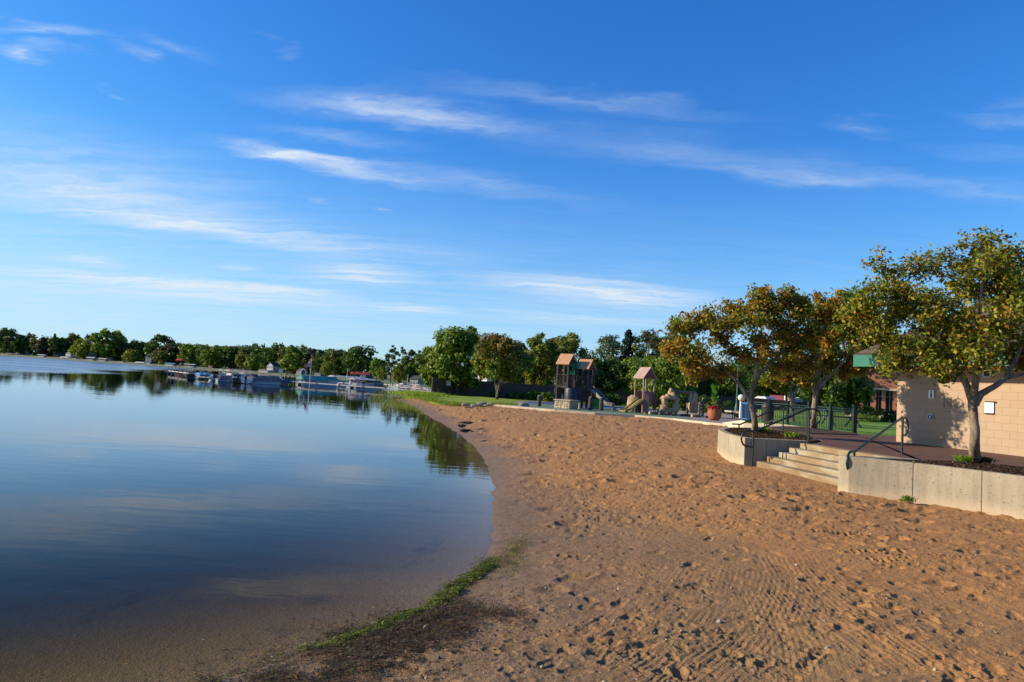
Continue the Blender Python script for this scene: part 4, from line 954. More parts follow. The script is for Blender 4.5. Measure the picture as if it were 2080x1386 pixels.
# --- shore lawn on the spit
sp_ = MB(); spit = [G(x, y, .0)[:2] for x, y in [(862, 808), (868, 812), (885, 817), (920, 821), (960, 824), (1003, 823), (1040, 822)]]
poly = spit + [(0.5, 60), (2, 66), (18, 66), (18, 72.2), (6, 75.5), (-5.2, 72.2), (-7.9, 69), (-9.0, 66), (-9.2, 61), (-8.9, 57)]
lawn_z = [.02] * len(spit) + [.05] * (len(poly) - len(spit))
sp_.prism(poly, -.4, .05); tag(sp_.build('shore_lawn', LAWN2), 'bright green lawn strip at the end of the beach', None, None, 'structure')
def blades(name, pts, h, pal, seed, label, spread=.12, w=.16):
    rs = np.random.RandomState(seed); n = len(pts); a = rs.uniform(0, 2 * math.pi, n); L = h * rs.uniform(.5, 1.3, n)
    up = np.stack([rs.normal(0, .35, n), rs.normal(0, .35, n), np.ones(n)], 1); sd = np.stack([np.cos(a), np.sin(a), np.zeros(n)], 1) * (L * w)[:, None]
    P = pts; tip = P + up * L[:, None]; mid = P + up * (L * .5)[:, None]
    V = np.stack([P - sd * .5, P + sd * .5, mid + sd * .45, tip, mid - sd * .45], 1).reshape(-1, 3); Q = np.arange(5 * n).reshape(n, 5)
    return tag(link_mesh(name, np_mesh(name, V, Q, np.repeat(pick(n, pal, rs), 5, 0)), GRASSM), label, 'grass', None, 'stuff')
GB = [((.14, .23, .02), 5), ((.22, .28, .03), 3), ((.08, .15, .02), 3)]
rs = np.random.RandomState(9)
def polyline_pts(pts, n, sx, z):
    P = np.array(pts); i = rs.randint(0, len(P) - 1, n); f = rs.rand(n, 1); q = P[i] * (1 - f) + P[i + 1] * f + rs.normal(0, sx, (n, 2)); return np.concatenate([q, np.full((n, 1), z)], 1)
blades('lawn_edge_grass', polyline_pts(spit, 9000, .5, .03), .12, GB, 71, 'uneven grass growing over the sand at the lawn edge')
wp = np.array([(-8.4, 58), (-8.3, 61), (-8.5, 64.5), (-7.6, 62), (-6.9, 60)])
blades('tall_shore_weeds', polyline_pts(wp, 6500, .8, .03), .30, [((.20, .31, .02), 5), ((.29, .36, .04), 3), ((.12, .20, .02), 2)], 72, 'tall bright weeds at the tip of the lawn by the water', w=.10)
rp = np.concatenate([G(x, y, WZ)[None, :] if False else np.array([[*G(x, y, WZ)[:2], WZ]]) for x, y in [(770, 808), (775, 822), (800, 815), (790, 830), (822, 812), (840, 808), (782, 800), (812, 830), (860, 806)]])
rr_ = rp[rs.randint(0, len(rp), 900)] + np.concatenate([rs.normal(0, .5, (900, 2)), np.zeros((900, 1))], 1)
blades('water_reeds', rr_, .38, [((.16, .20, .03), 4), ((.22, .20, .05), 3), ((.10, .14, .03), 2)], 73, 'sparse yellow green reeds standing in shallow water off the spit', w=.05)
# --- weeds along the near waterline (green upper part, brown wrack below)
near = [(300, 1425), (480, 1372), (600, 1335), (740, 1290), (860, 1246), (915, 1200), (975, 1155), (1000, 1120), (1025, 1085)]
NP = np.array([G(x, y, WZ + .02)[:2] for x, y in near])
WG = [((.11, .14, .014), 5), ((.19, .21, .02), 3), ((.05, .065, .012), 4)]; WB = [((.085, .05, .022), 5), ((.04, .026, .013), 5), ((.15, .09, .04), 2.5), ((.09, .10, .018), 1.5), ((.35, .27, .18), .15)]
def strand(seed, n, size, pal, name, label, s0, sw, ylo, yhi, thr, zj, up=.18, xlo=-3.6, xhi=.75, mul=6):
    r_ = np.random.RandomState(seed); X = r_.uniform(xlo, xhi, n * mul); Y = r_.uniform(ylo, yhi, n * mul); sq_ = sdn(X, Y)
    pn = np.clip(.5 + 3.2 * (fbm(X * 2.6, Y * 2.6, 4, 77) - thr), 0, 1) * (.35 + .65 * np.clip(.5 + 4 * fbm(X * 9, Y * 9, 3, 78), 0, 1))
    pr = np.exp(-((sq_ - s0) / sw) ** 2) * pn * np.clip((Y - ylo) / .3, 0, 1) * np.clip((yhi - Y) / .6, 0, 1)
    k = r_.rand(len(X)) < pr; X = X[k][:n]; Y = Y[k][:n]; sq_ = sq_[k][:n]; m = len(X)
    lump = fbm(X * 6, Y * 6, 3, 79); z = np.maximum(hbase(X, Y, sq_), WZ) + .010 + np.maximum(0, .020 + .06 * lump) * zj * (.3 + .7 * r_.rand(m))
    V, Q, C = leaves(np.stack([X, Y, z], 1), np.tile([[0, 0, 1.]], (m, 1)), size * r_.uniform(.5, 1.7, m), pick(m, pal, r_) * (1 + lump[:, None] * 1.2), .15, r_, up)
    tag(link_mesh(name, np_mesh(name, V, Q, C), GRASSM), label, 'weed', None, 'stuff')
strand(83, 42000, .042, WB, 'brown_wrack', 'brown dried weed wrack spread along the nearest waterline', .40, .44, 2.6, 6.3, -.12, 1.3, xhi=.3, mul=8)
strand(81, 15000, .040, WG, 'green_lake_weed', 'fresh green lake weed washed up in a thin curved fringe', .07, .075, 4.9, 7.9, -.30, 1.6, .3, -1.5, .4, 16)
strand(84, 6000, .045, WG, 'green_lake_weed', 'green strands lying at the water edge of the brown wrack', -.02, .10, 2.6, 5.6, -.10, .6, .3, -3.6, -.3, 16)
strand(82, 1600, .035, WG, 'green_lake_weed', 'thin green weed scraps on the sand above the fringe', .30, .14, 6.6, 9.0, .0, .5, .3, -.5, .75, 16)
# small white shells and foam flecks
sh = MB()
for x, y in [(554, 1331), (825, 1256), (545, 1352), (1066, 1147), (940, 1290), (1010, 1250), (720, 1352)]:
    p = G(x, y, WZ + .02); sh.rock((p.x, p.y, max(zat(p.x, p.y), WZ) + .008), (.022, .015, .010), int(x), .2, 1)
tag(sh.build('shell_fragments', mat('shell', (.6, .58, .52), None, 5, .6)), 'tiny white shell fragments along the waterline', 'shells', None, 'stuff')

# ================================================================== PARK BUILDING (tan block, green fascia, shingle hip roof)
WA = Vector((11.75, 20.70, 0)); WB_ = Vector((13.02, 17.0, 0)); wd_ = (WB_ - WA).normalized(); wn = Vector((wd_.y, -wd_.x, 0))   # wn points to the lake side
if wn.x > 0: wn = -wn
wang = math.atan2(wd_.y, wd_.x)
def along(s, o=0, z=0): return WA + wd_ * s + wn * o + Vector((0, 0, z))
def wcoord(p):   # brick coordinate of a point along the wall
    return p.x * math.cos(-wang) - p.y * math.sin(-wang)
BLK = brick_mat('tan_block', (.415, .300, .205), (.375, .270, .185), (.345, .245, .165), .40, .20, wang, True, .005, .8,
    wear=[(wcoord(along(1.25)), .65, PZ, PZ + 1.5, (.50, .25, .09), .75), (wcoord(along(4.4)), .25, PZ, PZ + 1.9, (.48, .30, .15), .4), (wcoord(along(.1)), .5, PZ, PZ + 2, (.46, .28, .14), .3)])
bh = thing('park_building', 'low tan block building with green fascia and brown shingle hip roof', 'building', WA + Vector((0, 0, PZ)))
LEN = 11.0; DEP = 9.0; WH = 2.78; inn = -wn
def quadpoly(s0, s1, o0, o1): return [along(s0, o0)[:2], along(s1, o0)[:2], along(s1, o1)[:2], along(s0, o1)[:2]]
mb = MB(); mb.prism(quadpoly(0, LEN, 0, -DEP), -.3, PZ + 2.32); mb.build('wall', BLK, bh)
OV = .85; EZ = PZ + 2.20
FAS = mat('green_fascia', (.008, .155, .095), (.006, .11, .07), 3, .35, stretch=(1, 1, 6), spec=.5)
mb = MB()
cor = [along(-OV, OV), along(LEN + OV, OV), along(LEN + OV, -DEP - OV), along(-OV, -DEP - OV)]
for i in range(4):
    a = cor[i]; b = cor[(i + 1) % 4]; d = (b - a).normalized(); mb.bar(a + Zv * (EZ + .19) + d * .0, b + Zv * (EZ + .19) - d * .06, .06, .36)
mb.build('fascia', FAS, bh)
mb = MB(); mb.prism(quadpoly(-OV + .04, LEN + OV - .04, OV - .04, -DEP - OV + .04), EZ + .06, EZ + .10); mb.build('soffit', mat('soffit_green', (.03, .14, .10), None, 3, .7), bh)
SHG = brick_mat('roof_shingle', (.115, .085, .068), (.075, .055, .045), (.035, .028, .025), .30, .14, wang, True, .012, .95)
mb = MB(); rz0 = EZ + .375; ap_h = 3.9
ec = [c_ + Zv * rz0 for c_ in [along(-OV - .05, OV + .05), along(LEN + OV + .05, OV + .05), along(LEN + OV + .05, -DEP - OV - .05), along(-OV - .05, -DEP - OV - .05)]]
hf = DEP / 2 + OV; r0_ = along(-OV + hf, -DEP / 2, rz0 + ap_h); r1_ = along(LEN + OV - hf, -DEP / 2, rz0 + ap_h)
mb.addvf([tuple(v) for v in ec] + [tuple(r0_), tuple(r1_)], [(0, 1, 5, 4), (1, 2, 5), (2, 3, 4, 5), (3, 0, 4), (3, 2, 1, 0)]); mb.build('roof', SHG, bh)
# things on the wall
def on_wall(px, py):      # where the pixel ray meets the wall plane
    d = ray(px, py); o = Vector((0, 0, EYE)); t_ = (WA - o).dot(wn) / d.dot(wn); return o + d * t_
def wall_sign(x0, y0, x1, y1, name, label, cat, mat_, th=.02, out=.012):
    a = on_wall(x0, y0); b = on_wall(x1, y1); c = (a + b) / 2 + wn * (out + th / 2); L = abs((b - a).dot(wd_)); H = abs(a.z - b.z)
    t = thing(name, label, cat, c); mb = MB(); mb.box(c, (L, th, H), rz=wang); mb.build('plate', mat_, t, bevel=.003); return t, c, L, H
WHT = mat('white_panel', (.80, .80, .78), (.74, .74, .72), 3, .5); DKG = mat('dark_symbol', (.03, .035, .04), None, 3, .6); GRY = mat('grey_plate', (.42, .43, .42), (.36, .37, .36), 5, .5)
t, c, L, H = wall_sign(1888, 793, 1898, 810, 'restroom_sign', 'small white pictogram sign high on the tan wall', 'sign', WHT)
def on_plate(c, u, v, out): return c + wd_ * u + Zv * v + wn * out
mb = MB(); mb.tube([on_plate(c, 0, H * .30, .012), on_plate(c, 0, H * .30, .018)], H * .10, 10)
mb.bar(on_plate(c, 0, -.02, .014), on_plate(c, 0, H * .17, .014), H * .16, .006) if False else None
mb.box(on_plate(c, 0, 0, .014), (H * .22, .008, H * .34), rz=wang, taper=.8); mb.box(on_plate(c, -H * .06, -H * .28, .014), (H * .07, .008, H * .26), rz=wang); mb.box(on_plate(c, H * .06, -H * .28, .014), (H * .07, .008, H * .26), rz=wang)
mb.build('pictogram', DKG, t)
c = on_wall(1891, 848) + wn * .015; t = thing('round_plaque', 'round grey plaque below the pictogram sign on the tan wall', 'plaque', c)
mb = MB(); mb.tube([c, c + wn * .02], .105, 24); mb.build('disc', GRY, t); mb = MB(); mb.tube([c + wn * .018, c + wn * .026], .07, 20); mb.build('centre', DKG, t); mb = MB(); mb.box(c + wn * .03, (.03, .01, .09), rz=wang); mb.build('pictogram', WHT, t)
t, c, L, H = wall_sign(2002, 817, 2020, 840, 'notice_sheet', 'bright white paper notice taped to the tan wall behind the tree', 'notice', mat('paper', (.9, .9, .9), None, 2, .7), .004, .03)
mb = MB(); mb.box(on_plate(c, .03, H / 2 + .01, -.005), (L * 1.15, .03, .035), rz=wang); mb.build('frame_rail', DKG, t); mb = MB(); mb.box(on_plate(c, 0, -H / 2 - .01, -.005), (L * 1.0, .03, .03), rz=wang); mb.build('frame_rail', DKG, t)
t, c, L, H = wall_sign(2000, 752, 2018, 768, 'wall_fixture', 'small pale vent box under the soffit on the tan wall', 'fixture', GRY, .08, .0)
mb = MB(); mb.box(on_plate(c, 0, 0, .045), (L * .55, .02, H * .6), rz=wang); mb.build('grille', DKG, t)
# faded NO lettering left on the blocks
cu = bpy.data.curves.new('faded', 'FONT'); cu.body = 'NO'; cu.size = .40; cu.extrude = .0015; cu.align_x = 'CENTER'; cu.align_y = 'CENTER'
to = bpy.data.objects.new('tmp_text', cu); COL.objects.link(to); dg = bpy.context.evaluated_depsgraph_get(); me = bpy.data.meshes.new_from_object(to.evaluated_get(dg)); bpy.data.objects.remove(to)
fo = link_mesh('faded_lettering', me, mat('faded_block_paint', (.17, .12, .085), (.26, .185, .13), 14, .85), bh); p = on_wall(1936, 820) + wn * .003; fo.location = p - bh.location
X_ = -wd_ if wd_.dot(cR) < 0 else wd_
fo.rotation_euler = Matrix((X_, Zv, X_.cross(Zv))).transposed().to_euler(); fo['label'] = 'faded NO lettering on the tan blocks'

# ================================================================== BRICK BUILDING beyond the lawn
def at_depth(x, dep, z): p = W(x, 700, dep); g = G_at(x, dep); return Vector((g.x, dep, z))
bb = thing('brick_building', 'red brick building with tall dark windows beyond the lawn', 'building', at_depth(1770, 60, .5)); BRK = brick_mat('red_brick', (.34, .105, .055), (.26, .08, .045), (.34, .26, .20), .22, .075, 0, True, .01)
x0 = at_depth(1722, 60, 0).x; x1 = at_depth(1935, 60, 0).x
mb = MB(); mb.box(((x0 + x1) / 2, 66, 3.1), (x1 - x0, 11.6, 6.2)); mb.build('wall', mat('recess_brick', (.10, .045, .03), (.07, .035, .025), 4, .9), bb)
mb = MB(); mb.prism([(x0 - .7, 59.0), (x1 + .7, 59.0), (x1 + .7, 73), (x0 - .7, 73)], 6.2, 6.45); mb.build('roof', SHG, bb)
xs = [1726, 1737, 1752, 1773, 1791, 1812, 1830, 1850, 1872, 1895, 1918]
GL = mat('dark_window_glass', (.012, .014, .018), None, 3, .12, spec=.7)
mb = MB()
mb.box(((x0 + x1) / 2, 60.0, 4.45), (x1 - x0, .5, 2.6)); mb.build('upper_band', BRK, bb)
mb = MB(); mb.box(((x0 + x1) / 2, 59.98, 3.08), (x1 - x0, .6, .16)); mb.build('stone_lintel', mat('stone_band', (.62, .52, .36), None, 4, .9), bb)
mb = MB(); mb.box(((x0 + x1) / 2, 59.98, .75), (x1 - x0, .6, .5)); mb.build('stone_plinth', mat('stone_band', (.62, .52, .36)), bb)
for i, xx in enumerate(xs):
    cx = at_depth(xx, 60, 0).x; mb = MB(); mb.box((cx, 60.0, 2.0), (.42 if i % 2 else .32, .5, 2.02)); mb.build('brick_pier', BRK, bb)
    if i + 1 < len(xs):
        nx_ = at_depth(xs[i + 1], 60, 0).x; mb = MB(); w_ = nx_ - cx - .36; mb.box(((cx + nx_) / 2, 60.1, 2.0), (w_, .04, 2.0)); o = mb.build('window', GL, bb)
        mb = MB(); mb.box(((cx + nx_) / 2, 60.05, 2.0), (.05, .05, 2.0)); mb.box(((cx + nx_) / 2, 60.05, 2.45), (w_, .05, .05)); mb.build('window_frame', mat('window_frame_tan', (.35, .28, .2), None, 3, .6), o)
mb = MB(); p = at_depth(1727, 58.5, 0); mb.box((p.x, 58.5, 1.9), (.28, .28, 1.5)); mb.build('white_column', WHT, bb); bb.rotation_euler = (0, 0, -.55)
# shrubs in front of it
def bush(x, y_top, hw, dep, pal, seed, label, zb=.5, n=1300, name='shrub', ls=.13, cat='shrub', grp=None):
    g = G_at(x, dep); h = W(x, y_top, dep).z - zb; r = hw * dep / FPX * 1.15; t = thing(name, label, cat, (g.x, dep, zb), grp)
    (V, Q, C), Cc, _ = crown_cloud(h, r, .02, n, ls, pal, seed, 'round', None, nb=12); link_mesh('foliage', np_mesh('foliage', V, Q, C), LEAF, t)
    mb = MB()
    for c_ in Cc[::2]: mb.tube([(0, 0, -.05), (c_[0] * .5, c_[1] * .5, c_[2] * .5), tuple(c_)], [.03, .02, .008], 4)
    mb.build('stems', BARKD, t, local=True); return t
bush(1757, 822, 18, 50, G_MD, 801, 'green shrub left of the yellow leaved one before the brick building')
bush(1788, 828, 20, 48, G_YL, 802, 'yellow leaved hosta-like shrub before the brick building')
bush(1812, 832, 14, 47, G_DK, 803, 'dark shrub tucked against the tan building corner')
bush(1760, 845, 24, 45, G_MD, 804, 'low green shrub row edge on the lawn', n=900)
bush(1650, 790, 26, 96, G_YL, 805, 'bright yellow green shrub mass beside the parked cars', zb=.5, n=2200, ls=.25)
bush(1700, 800, 26, 90, G_AU, 806, 'rusty shrub mass right of the yellow green one', zb=.5, n=2000, ls=.25)
for k, x in enumerate(range(1420, 1600, 24)):
    bush(x, 792 + (k % 3) * 4, 18, 84 - k, G_DK, 810 + k, ['dark hedge shrub behind the flower pot', 'dark hedge shrub left of the lamp post', 'dark hedge shrub behind the lamp post', 'dark hedge shrub right of the lamp post', 'dark hedge shrub above the blue can', 'dark hedge shrub left of the first parked car', 'dark hedge shrub below the first parked car', 'dark hedge shrub at the parking edge'][k], zb=.0, n=1500, ls=.2) if k < 5 else None

# ================================================================== CARS
def make_car(label, loc, rz, body, kind='sedan'):
    t = thing('parked_car', label, 'car', loc, 'cars parked beyond the lawn'); R = Matrix.Rotation(rz, 3, 'Z')
    def T(mb): mb.v = [tuple(R @ Vector(v)) for v in mb.v]; return mb
    L = 4.6; Wd = 1.8; Hh = 1.45 if kind == 'sedan' else 1.75
    prof = [(-2.3, .35), (-2.3, .75), (-2.15, .92), (-1.2, 1.0), (-.55 if kind == 'sedan' else -1.0, Hh), (.9 if kind == 'sedan' else 1.9, Hh), (1.65 if kind == 'sedan' else 2.15, 1.0), (2.25, .95), (2.3, .6), (2.3, .35)]
    mb = MB(); n = len(prof); vs = []
    for s in (-1, 1): vs += [(x, s * Wd / 2 * (.84 if z > 1.05 else 1), z) for x, z in prof]
    mb.addvf(vs, [tuple(range(n)), tuple(range(2 * n - 1, n - 1, -1))] + [(i, n + i, n + (i + 1) % n, (i + 1) % n) for i in range(n)])
    T(mb).build('body', body, t, local=True, bevel=.05)
    mb = MB(); xa, xb = prof[4][0], prof[5][0]
    for s in (-1, 1): mb.addvf([(xa - .35, s * (Wd / 2 - .06), 1.04), (xb + .45, s * (Wd / 2 - .06), 1.04), (xb - .05, s * (Wd / 2 * .84 + .015), Hh - .07), (xa + .05, s * (Wd / 2 * .84 + .015), Hh - .07)], [(0, 1, 2, 3)])
    mb.addvf([(prof[3][0] + .06, -.72, 1.04), (prof[3][0] + .06, .72, 1.04), (xa - .03, .66, Hh - .06), (xa - .03, -.66, Hh - .06)], [(0, 1, 2, 3)])
    T(mb).build('windows', GL, t, local=True)
    for x in (-1.42, 1.42):
        for s in (-1, 1):
            mb = MB(); mb.tube([(x, s * .72, .32), (x, s * .92, .32)], .33, 16); w_ = T(mb).build('wheel', mat('tyre', (.02, .02, .02), None, 3, .9), t, local=True)
            mb = MB(); mb.tube([(x, s * .90, .32), (x, s * .935, .32)], .19, 12); T(mb).build('rim', mat('alloy', (.5, .5, .52), None, 3, .3, metal=.8), w_, local=True)
    for s in (-1, 1):
        mb = MB(); mb.box((-2.29, s * .62, .72), (.06, .35, .14)); T(mb).build('headlight', WHT, t, local=True)
    return t
for x, dep, lb, col, rz, kd in [(1555, 98, 'silver car parked leftmost among the cars beyond the lawn', (.45, .47, .5), 2.0, 'sedan'), (1592, 99, 'dark red and chrome car parked in the middle beyond the lawn', (.16, .015, .02), 1.9, 'suv'),
                        (1582, 106, 'white van roofed car parked behind the dark red one', (.7, .72, .75), 1.6, 'suv'), (1632, 94, 'black car parked right of the small lawn tree', (.012, .014, .02), .25, 'sedan'), (1610, 101, 'pale pink car parked right of the dark red one', (.5, .36, .36), 2.0, 'sedan')]:
    make_car(lb, at_depth(x, dep, .50), rz, mat('car_paint_%d' % x, col, None, 2, .25, spec=.7), kd)

# ================================================================== LITTLE THINGS ON THE PATIO SIDE
ps = at_depth(1496, 53.6, .05); lp = thing('lamp_post', 'teal green lamp post with a fluted base beside the playground path', 'lamp post', ps)
TEAL = mat('teal_paint', (.045, .13, .14), (.035, .10, .11), 4, .5, spec=.5)
mb = MB(); mb.lathe(ps, [(.20, 0), (.20, .10), (.15, .16), (.14, .75), (.10, .95), (.075, 1.1)], 12); mb.build('base', TEAL, lp)
mb = MB(); mb.tube([ps + Zv * 1.05, ps + Zv * 4.3], [.065, .05], 10); mb.build('pole', TEAL, lp)
mb = MB(); mb.lathe(ps, [(.08, 4.28), (.16, 4.4), (.24, 4.65), (.24, 4.9), (.10, 5.1)], 14); mb.build('lantern', WHT, lp)
pb = G(1521, 856, PZ - .05); ca = thing('trash_can', 'blue slatted trash can behind the planter tree', 'trash can', pb); BLU = mat('blue_slats', (.045, .16, .36), (.035, .13, .30), 5, .5)
mb = MB()
for k in range(26):
    a = 2 * math.pi * k / 26; mb.bar(pb + Vector((.29 * math.cos(a), .29 * math.sin(a), .02)), pb + Vector((.31 * math.cos(a), .31 * math.sin(a), .88)), .045, .012)
mb.lathe(pb, [(.315, .10), (.315, .14)], 26); mb.lathe(pb, [(.325, .80), (.325, .86)], 26); mb.build('slats', BLU, ca)
mb = MB(); mb.lathe(pb, [(.26, .02), (.27, .86)], 20); mb.build('liner', DKG, ca)
pb = G(1554, 861, PZ - .05) + Vector((.4, .8, 0)); ca = thing('trash_can', 'dark rounded trash bin behind the fence, right of the blue can', 'trash can', pb)
mb = MB(); mb.lathe(pb, [(.22, 0), (.25, .1), (.27, .68), (.285, .72)], 20); mb.build('body', mat('dark_bin', (.025, .03, .032), None, 5, .5), ca, smooth=True)
mb = MB(); mb.lathe(pb, [(.28, .725), (.25, .85), (.14, .95), (.05, .98)], 20); mb.build('lid', mat('dark_bin', (.025, .03, .032)), ca, smooth=True)
pb = G(1515, 852, PZ) + Vector((.15, 1.2, 0)); gl = thing('bollard_lamp', 'white bollard lamp with round globe behind the first fence post', 'lamp', pb)
mb = MB(); mb.box(pb + Zv * .42, (.10, .10, .84)); mb.build('post', WHT, gl); mb = MB(); mb.rock(pb + Zv * 1.02, (.34, .34, .34), 1, 0, 3, power=2); mb.build('globe', mat('globe_glass', (.75, .65, .5), None, 2, .3), gl, smooth=True)
# terracotta pot with canna and petunias
pp = at_depth(1452, 44.5, .04); pot = thing('flower_pot', 'big terracotta pot with red flowers and tall canna leaves at the path', 'flower pot', pp)
mb = MB(); mb.lathe(pp, [(.24, 0), (.36, .10), (.44, .34), (.45, .52), (.42, .66), (.45, .72), (.45, .76), (.38, .76), (.36, .68)], 28); mb.build('pot', mat('terracotta', (.36, .12, .055), (.27, .085, .04), 3, .75), pot, smooth=True)
rs = np.random.RandomState(31)
def clump(c, rad, n, size, pal, flat=.5, asp=.6): 
    d = rs.normal(0, 1, (n, 3)); d /= np.linalg.norm(d, axis=1)[:, None]; P = np.array(c)[None] + d * np.array(rad) * rs.uniform(.5, 1, (n, 1)); return leaves(P, d + np.array([[0, 0, flat]]), size * rs.uniform(.6, 1.3, n), pick(n, pal, rs), asp, rs, .5)
def add_clumps(name, parent, L, mt=LEAF):
    V = []; Q = []; C = []; o = 0
    for v, q, c in L: V.append(v); Q.append(q + o); C.append(c); o += len(v)
    return link_mesh(name, np_mesh(name, np.concatenate(V) - np.array(wloc(parent)), np.concatenate(Q), np.concatenate(C)), mt, parent)
add_clumps('petunias', pot, [clump(pp + Vector((-.12, -.2, .78)), (.34, .25, .16), 420, .09, [((.55, .012, .05), 5), ((.30, .01, .03), 3)], .3)])
add_clumps('trailing_foliage', pot, [clump(pp + Vector((.25, 0, .84)), (.42, .35, .22), 380, .10, [((.10, .05, .05), 3), ((.07, .12, .03), 3), ((.3, .25, .2), 1)]), clump(pp + Vector((-.35, 0, .85)), (.22, .25, .18), 200, .09, [((.12, .16, .03), 3), ((.3, .18, .06), 1)])])
can = [];
for k in range(16):
    a = rs.uniform(0, 6.3); h = rs.uniform(.9, 1.75); tip = pp + Vector((math.cos(a) * .30 * rs.uniform(.2, 1), math.sin(a) * .3, .4 + h)); d = Vector((math.cos(a), math.sin(a), 1.2)).normalized()
    sd = d.cross(Zv).normalized(); L_ = rs.uniform(.45, .80); w_ = L_ * .30; nn3 = sd.cross(d)
    V = np.array([tip - d * L_ * .5, tip - d * L_ * .1 + sd * w_ + nn3 * .03, tip + d * L_ * .5, tip - d * L_ * .1 - sd * w_ + nn3 * .03]); can.append((V, np.array([[0, 1, 2, 3]]), np.repeat(np.array([[.05, .15, .02]]) * rs.uniform(.7, 1.6), 4, 0)))
add_clumps('canna_leaves', pot, can)
mb = MB()
for k in range(7): a = k * .9; mb.tube([pp + Vector((.06 * math.cos(a), .06 * math.sin(a), .6)), pp + Vector((.16 * math.cos(a), .16 * math.sin(a), 1.5))], [.02, .01], 5)
mb.build('canna_stems', mat('stem_green', (.08, .16, .04)), pot)
# bench beside the lamp post
pb = at_depth(1474, 49.5, .05); bn_ = thing('park_bench', 'dark green park bench between flower pot and lamp post', 'bench', pb)
for nm, bx in [('seat', [((0, 0, .44), (1.3, .42, .04))]), ('backrest', [((0, .2, .62 + .1 * k), (1.3, .03, .06)) for k in range(3)])]:
    mb = MB(); [mb.box(pb + Vector(c_), d_) for c_, d_ in bx]; mb.build(nm, GREENM, bn_)
for sx in (-.6, .6):
    for sy in (-.18, .2): mb = MB(); mb.box(pb + Vector((sx, sy, .24 if sy < 0 else .42)), (.05, .05, .48 if sy < 0 else .86)); mb.build('leg', GREENM, bn_)
# picnic table on the lawn seen through the fence
pb = at_depth(1708, 33, PZ - .05); pt = thing('picnic_table', 'dark picnic table on the lawn behind the fence', 'picnic table', pb); DKT = mat('dark_table', (.03, .045, .06), None, 4, .6)
mb = MB(); mb.box(pb + Zv * .74, (1.8, .75, .05)); mb.build('tabletop', DKT, pt)
for s in (-1, 1): mb = MB(); mb.box(pb + Vector((0, s * .7, .44)), (1.8, .28, .045)); mb.build('seat', DKT, pt)
for s in (-.6, .6): mb = MB(); mb.bar(pb + Vector((s, -.75, .0)), pb + Vector((s, .25, .74)), .06, .06); mb.bar(pb + Vector((s, .75, .0)), pb + Vector((s, -.25, .74)), .06, .05); mb.build('leg_frame', DKT, pt)
# tufts
def tuft(p, r, h, n, label, seed, pal=GB):
    r_ = np.random.RandomState(seed); pts = np.stack([p.x + r_.normal(0, r, n), p.y + r_.normal(0, r, n), np.full(n, p.z)], 1); a = r_.uniform(0, 6.3, n)
    t = thing('weed_tuft', label, 'weed', p); L = h * r_.uniform(.5, 1.3, n); up = np.stack([r_.normal(0, .45, n), r_.normal(0, .45, n), np.ones(n)], 1); sd = np.stack([np.cos(a), np.sin(a), 0 * a], 1) * (L * .14)[:, None]
    tip = pts + up * L[:, None]; mid = pts + up * (L * .5)[:, None]; V = np.stack([pts - sd * .4, pts + sd * .4, mid + sd, tip, mid - sd], 1).reshape(-1, 3) - np.array(p)
    link_mesh('blades', np_mesh('blades', V, np.arange(5 * n).reshape(n, 5), np.repeat(pick(n, pal, r_), 5, 0)), GRASSM, t)
tuft(G(1538, 943, -.0), .10, .16, 220, 'green weed tuft at the foot of the nearest handrail post', 91)
tuft(G(1845, 1019, 0), .04, .09, 120, 'small bright weed growing in the sand at the long planter', 92)
tuft(G(1718, 994, 0), .035, .06, 120, 'tiny weed at the corner where steps meet the long planter', 93)
tuft(G(1548, 878, .64), .07, .14, 300, 'green weeds around the trunk base in the curved planter', 94)
tuft(G(1606, 888, .64), .06, .12, 260, 'grass tuft at the right end of the curved planter', 95)
tuft(G(1956, 938, .64), .055, .11, 260, 'green weeds left of the trunk in the long planter', 96)
tuft(G(2003, 940, .64), .04, .10, 260, 'dark weeds right of the trunk in the long planter', 97, [((.06, .09, .03), 1)])
for i, (x, y) in enumerate([(1365, 0), (1010, 0)]): pass

# ================================================================== BOARD FENCE
FL = [Vector((-7.6, 67.6, 0)), Vector((-5.4, 72.0, 0)), Vector((6, 75.0, 0)), Vector((19.5, 73.0, 0)), Vector((30, 71.5, 0))]
FBD = mat('brown_boards', (.13, .082, .068), (.095, .062, .054), 3, .85, stretch=(4, 4, .4), c3=(.11, .07, .06))
bf = thing('board_fence', 'long dark brown vertical board fence behind the lawn and playground', 'fence', FL[0]); FH = 1.62
for i, (a, b) in enumerate(zip(FL, FL[1:])):
    d = b - a; L = d.length; d.normalize(); nb_ = max(1, round(L / 2.4)); nrm = Vector((-d.y, d.x, 0))
    for k in range(nb_):
        p = a + d * (L * k / nb_); q = a + d * (L * (k + 1) / nb_); mb = MB(); n = 15
        for j in range(n):
            u = p.lerp(q, (j + .5) / n) + nrm * (.02 if j % 2 else -.02); mb.box(u + Zv * (FH / 2 + .03 * math.sin(k * 1.3)), (L / nb_ / n * 1.06, .022, FH), rz=math.atan2(d.y, d.x))
        mb.build('board_panel', FBD, bf); mb = MB(); mb.box(p + Zv * (FH / 2 + .05), (.11, .11, FH + .12), rz=math.atan2(d.y, d.x)); mb.build('post', FBD, bf)
p = (FL[0].lerp(FL[1], .55)) + Vector((.12, -.12, 1.22)); t = thing('fence_sign', 'small white sign fixed to the left end of the board fence', 'sign', p); mb = MB(); mb.box(p, (.62, .03, .5), rz=math.atan2(4.4, 2.2) * .35); mb.build('plate', WHT, t)
mb = MB()
for k in range(3): mb.box(p + Vector((0.01, -.022, .12 - .11 * k)), (.42 - .08 * k, .01, .035), rz=math.atan2(4.4, 2.2) * .35)
mb.build('text_lines', mat('sign_grey_ink', (.25, .27, .3), None, 3, .7), t)
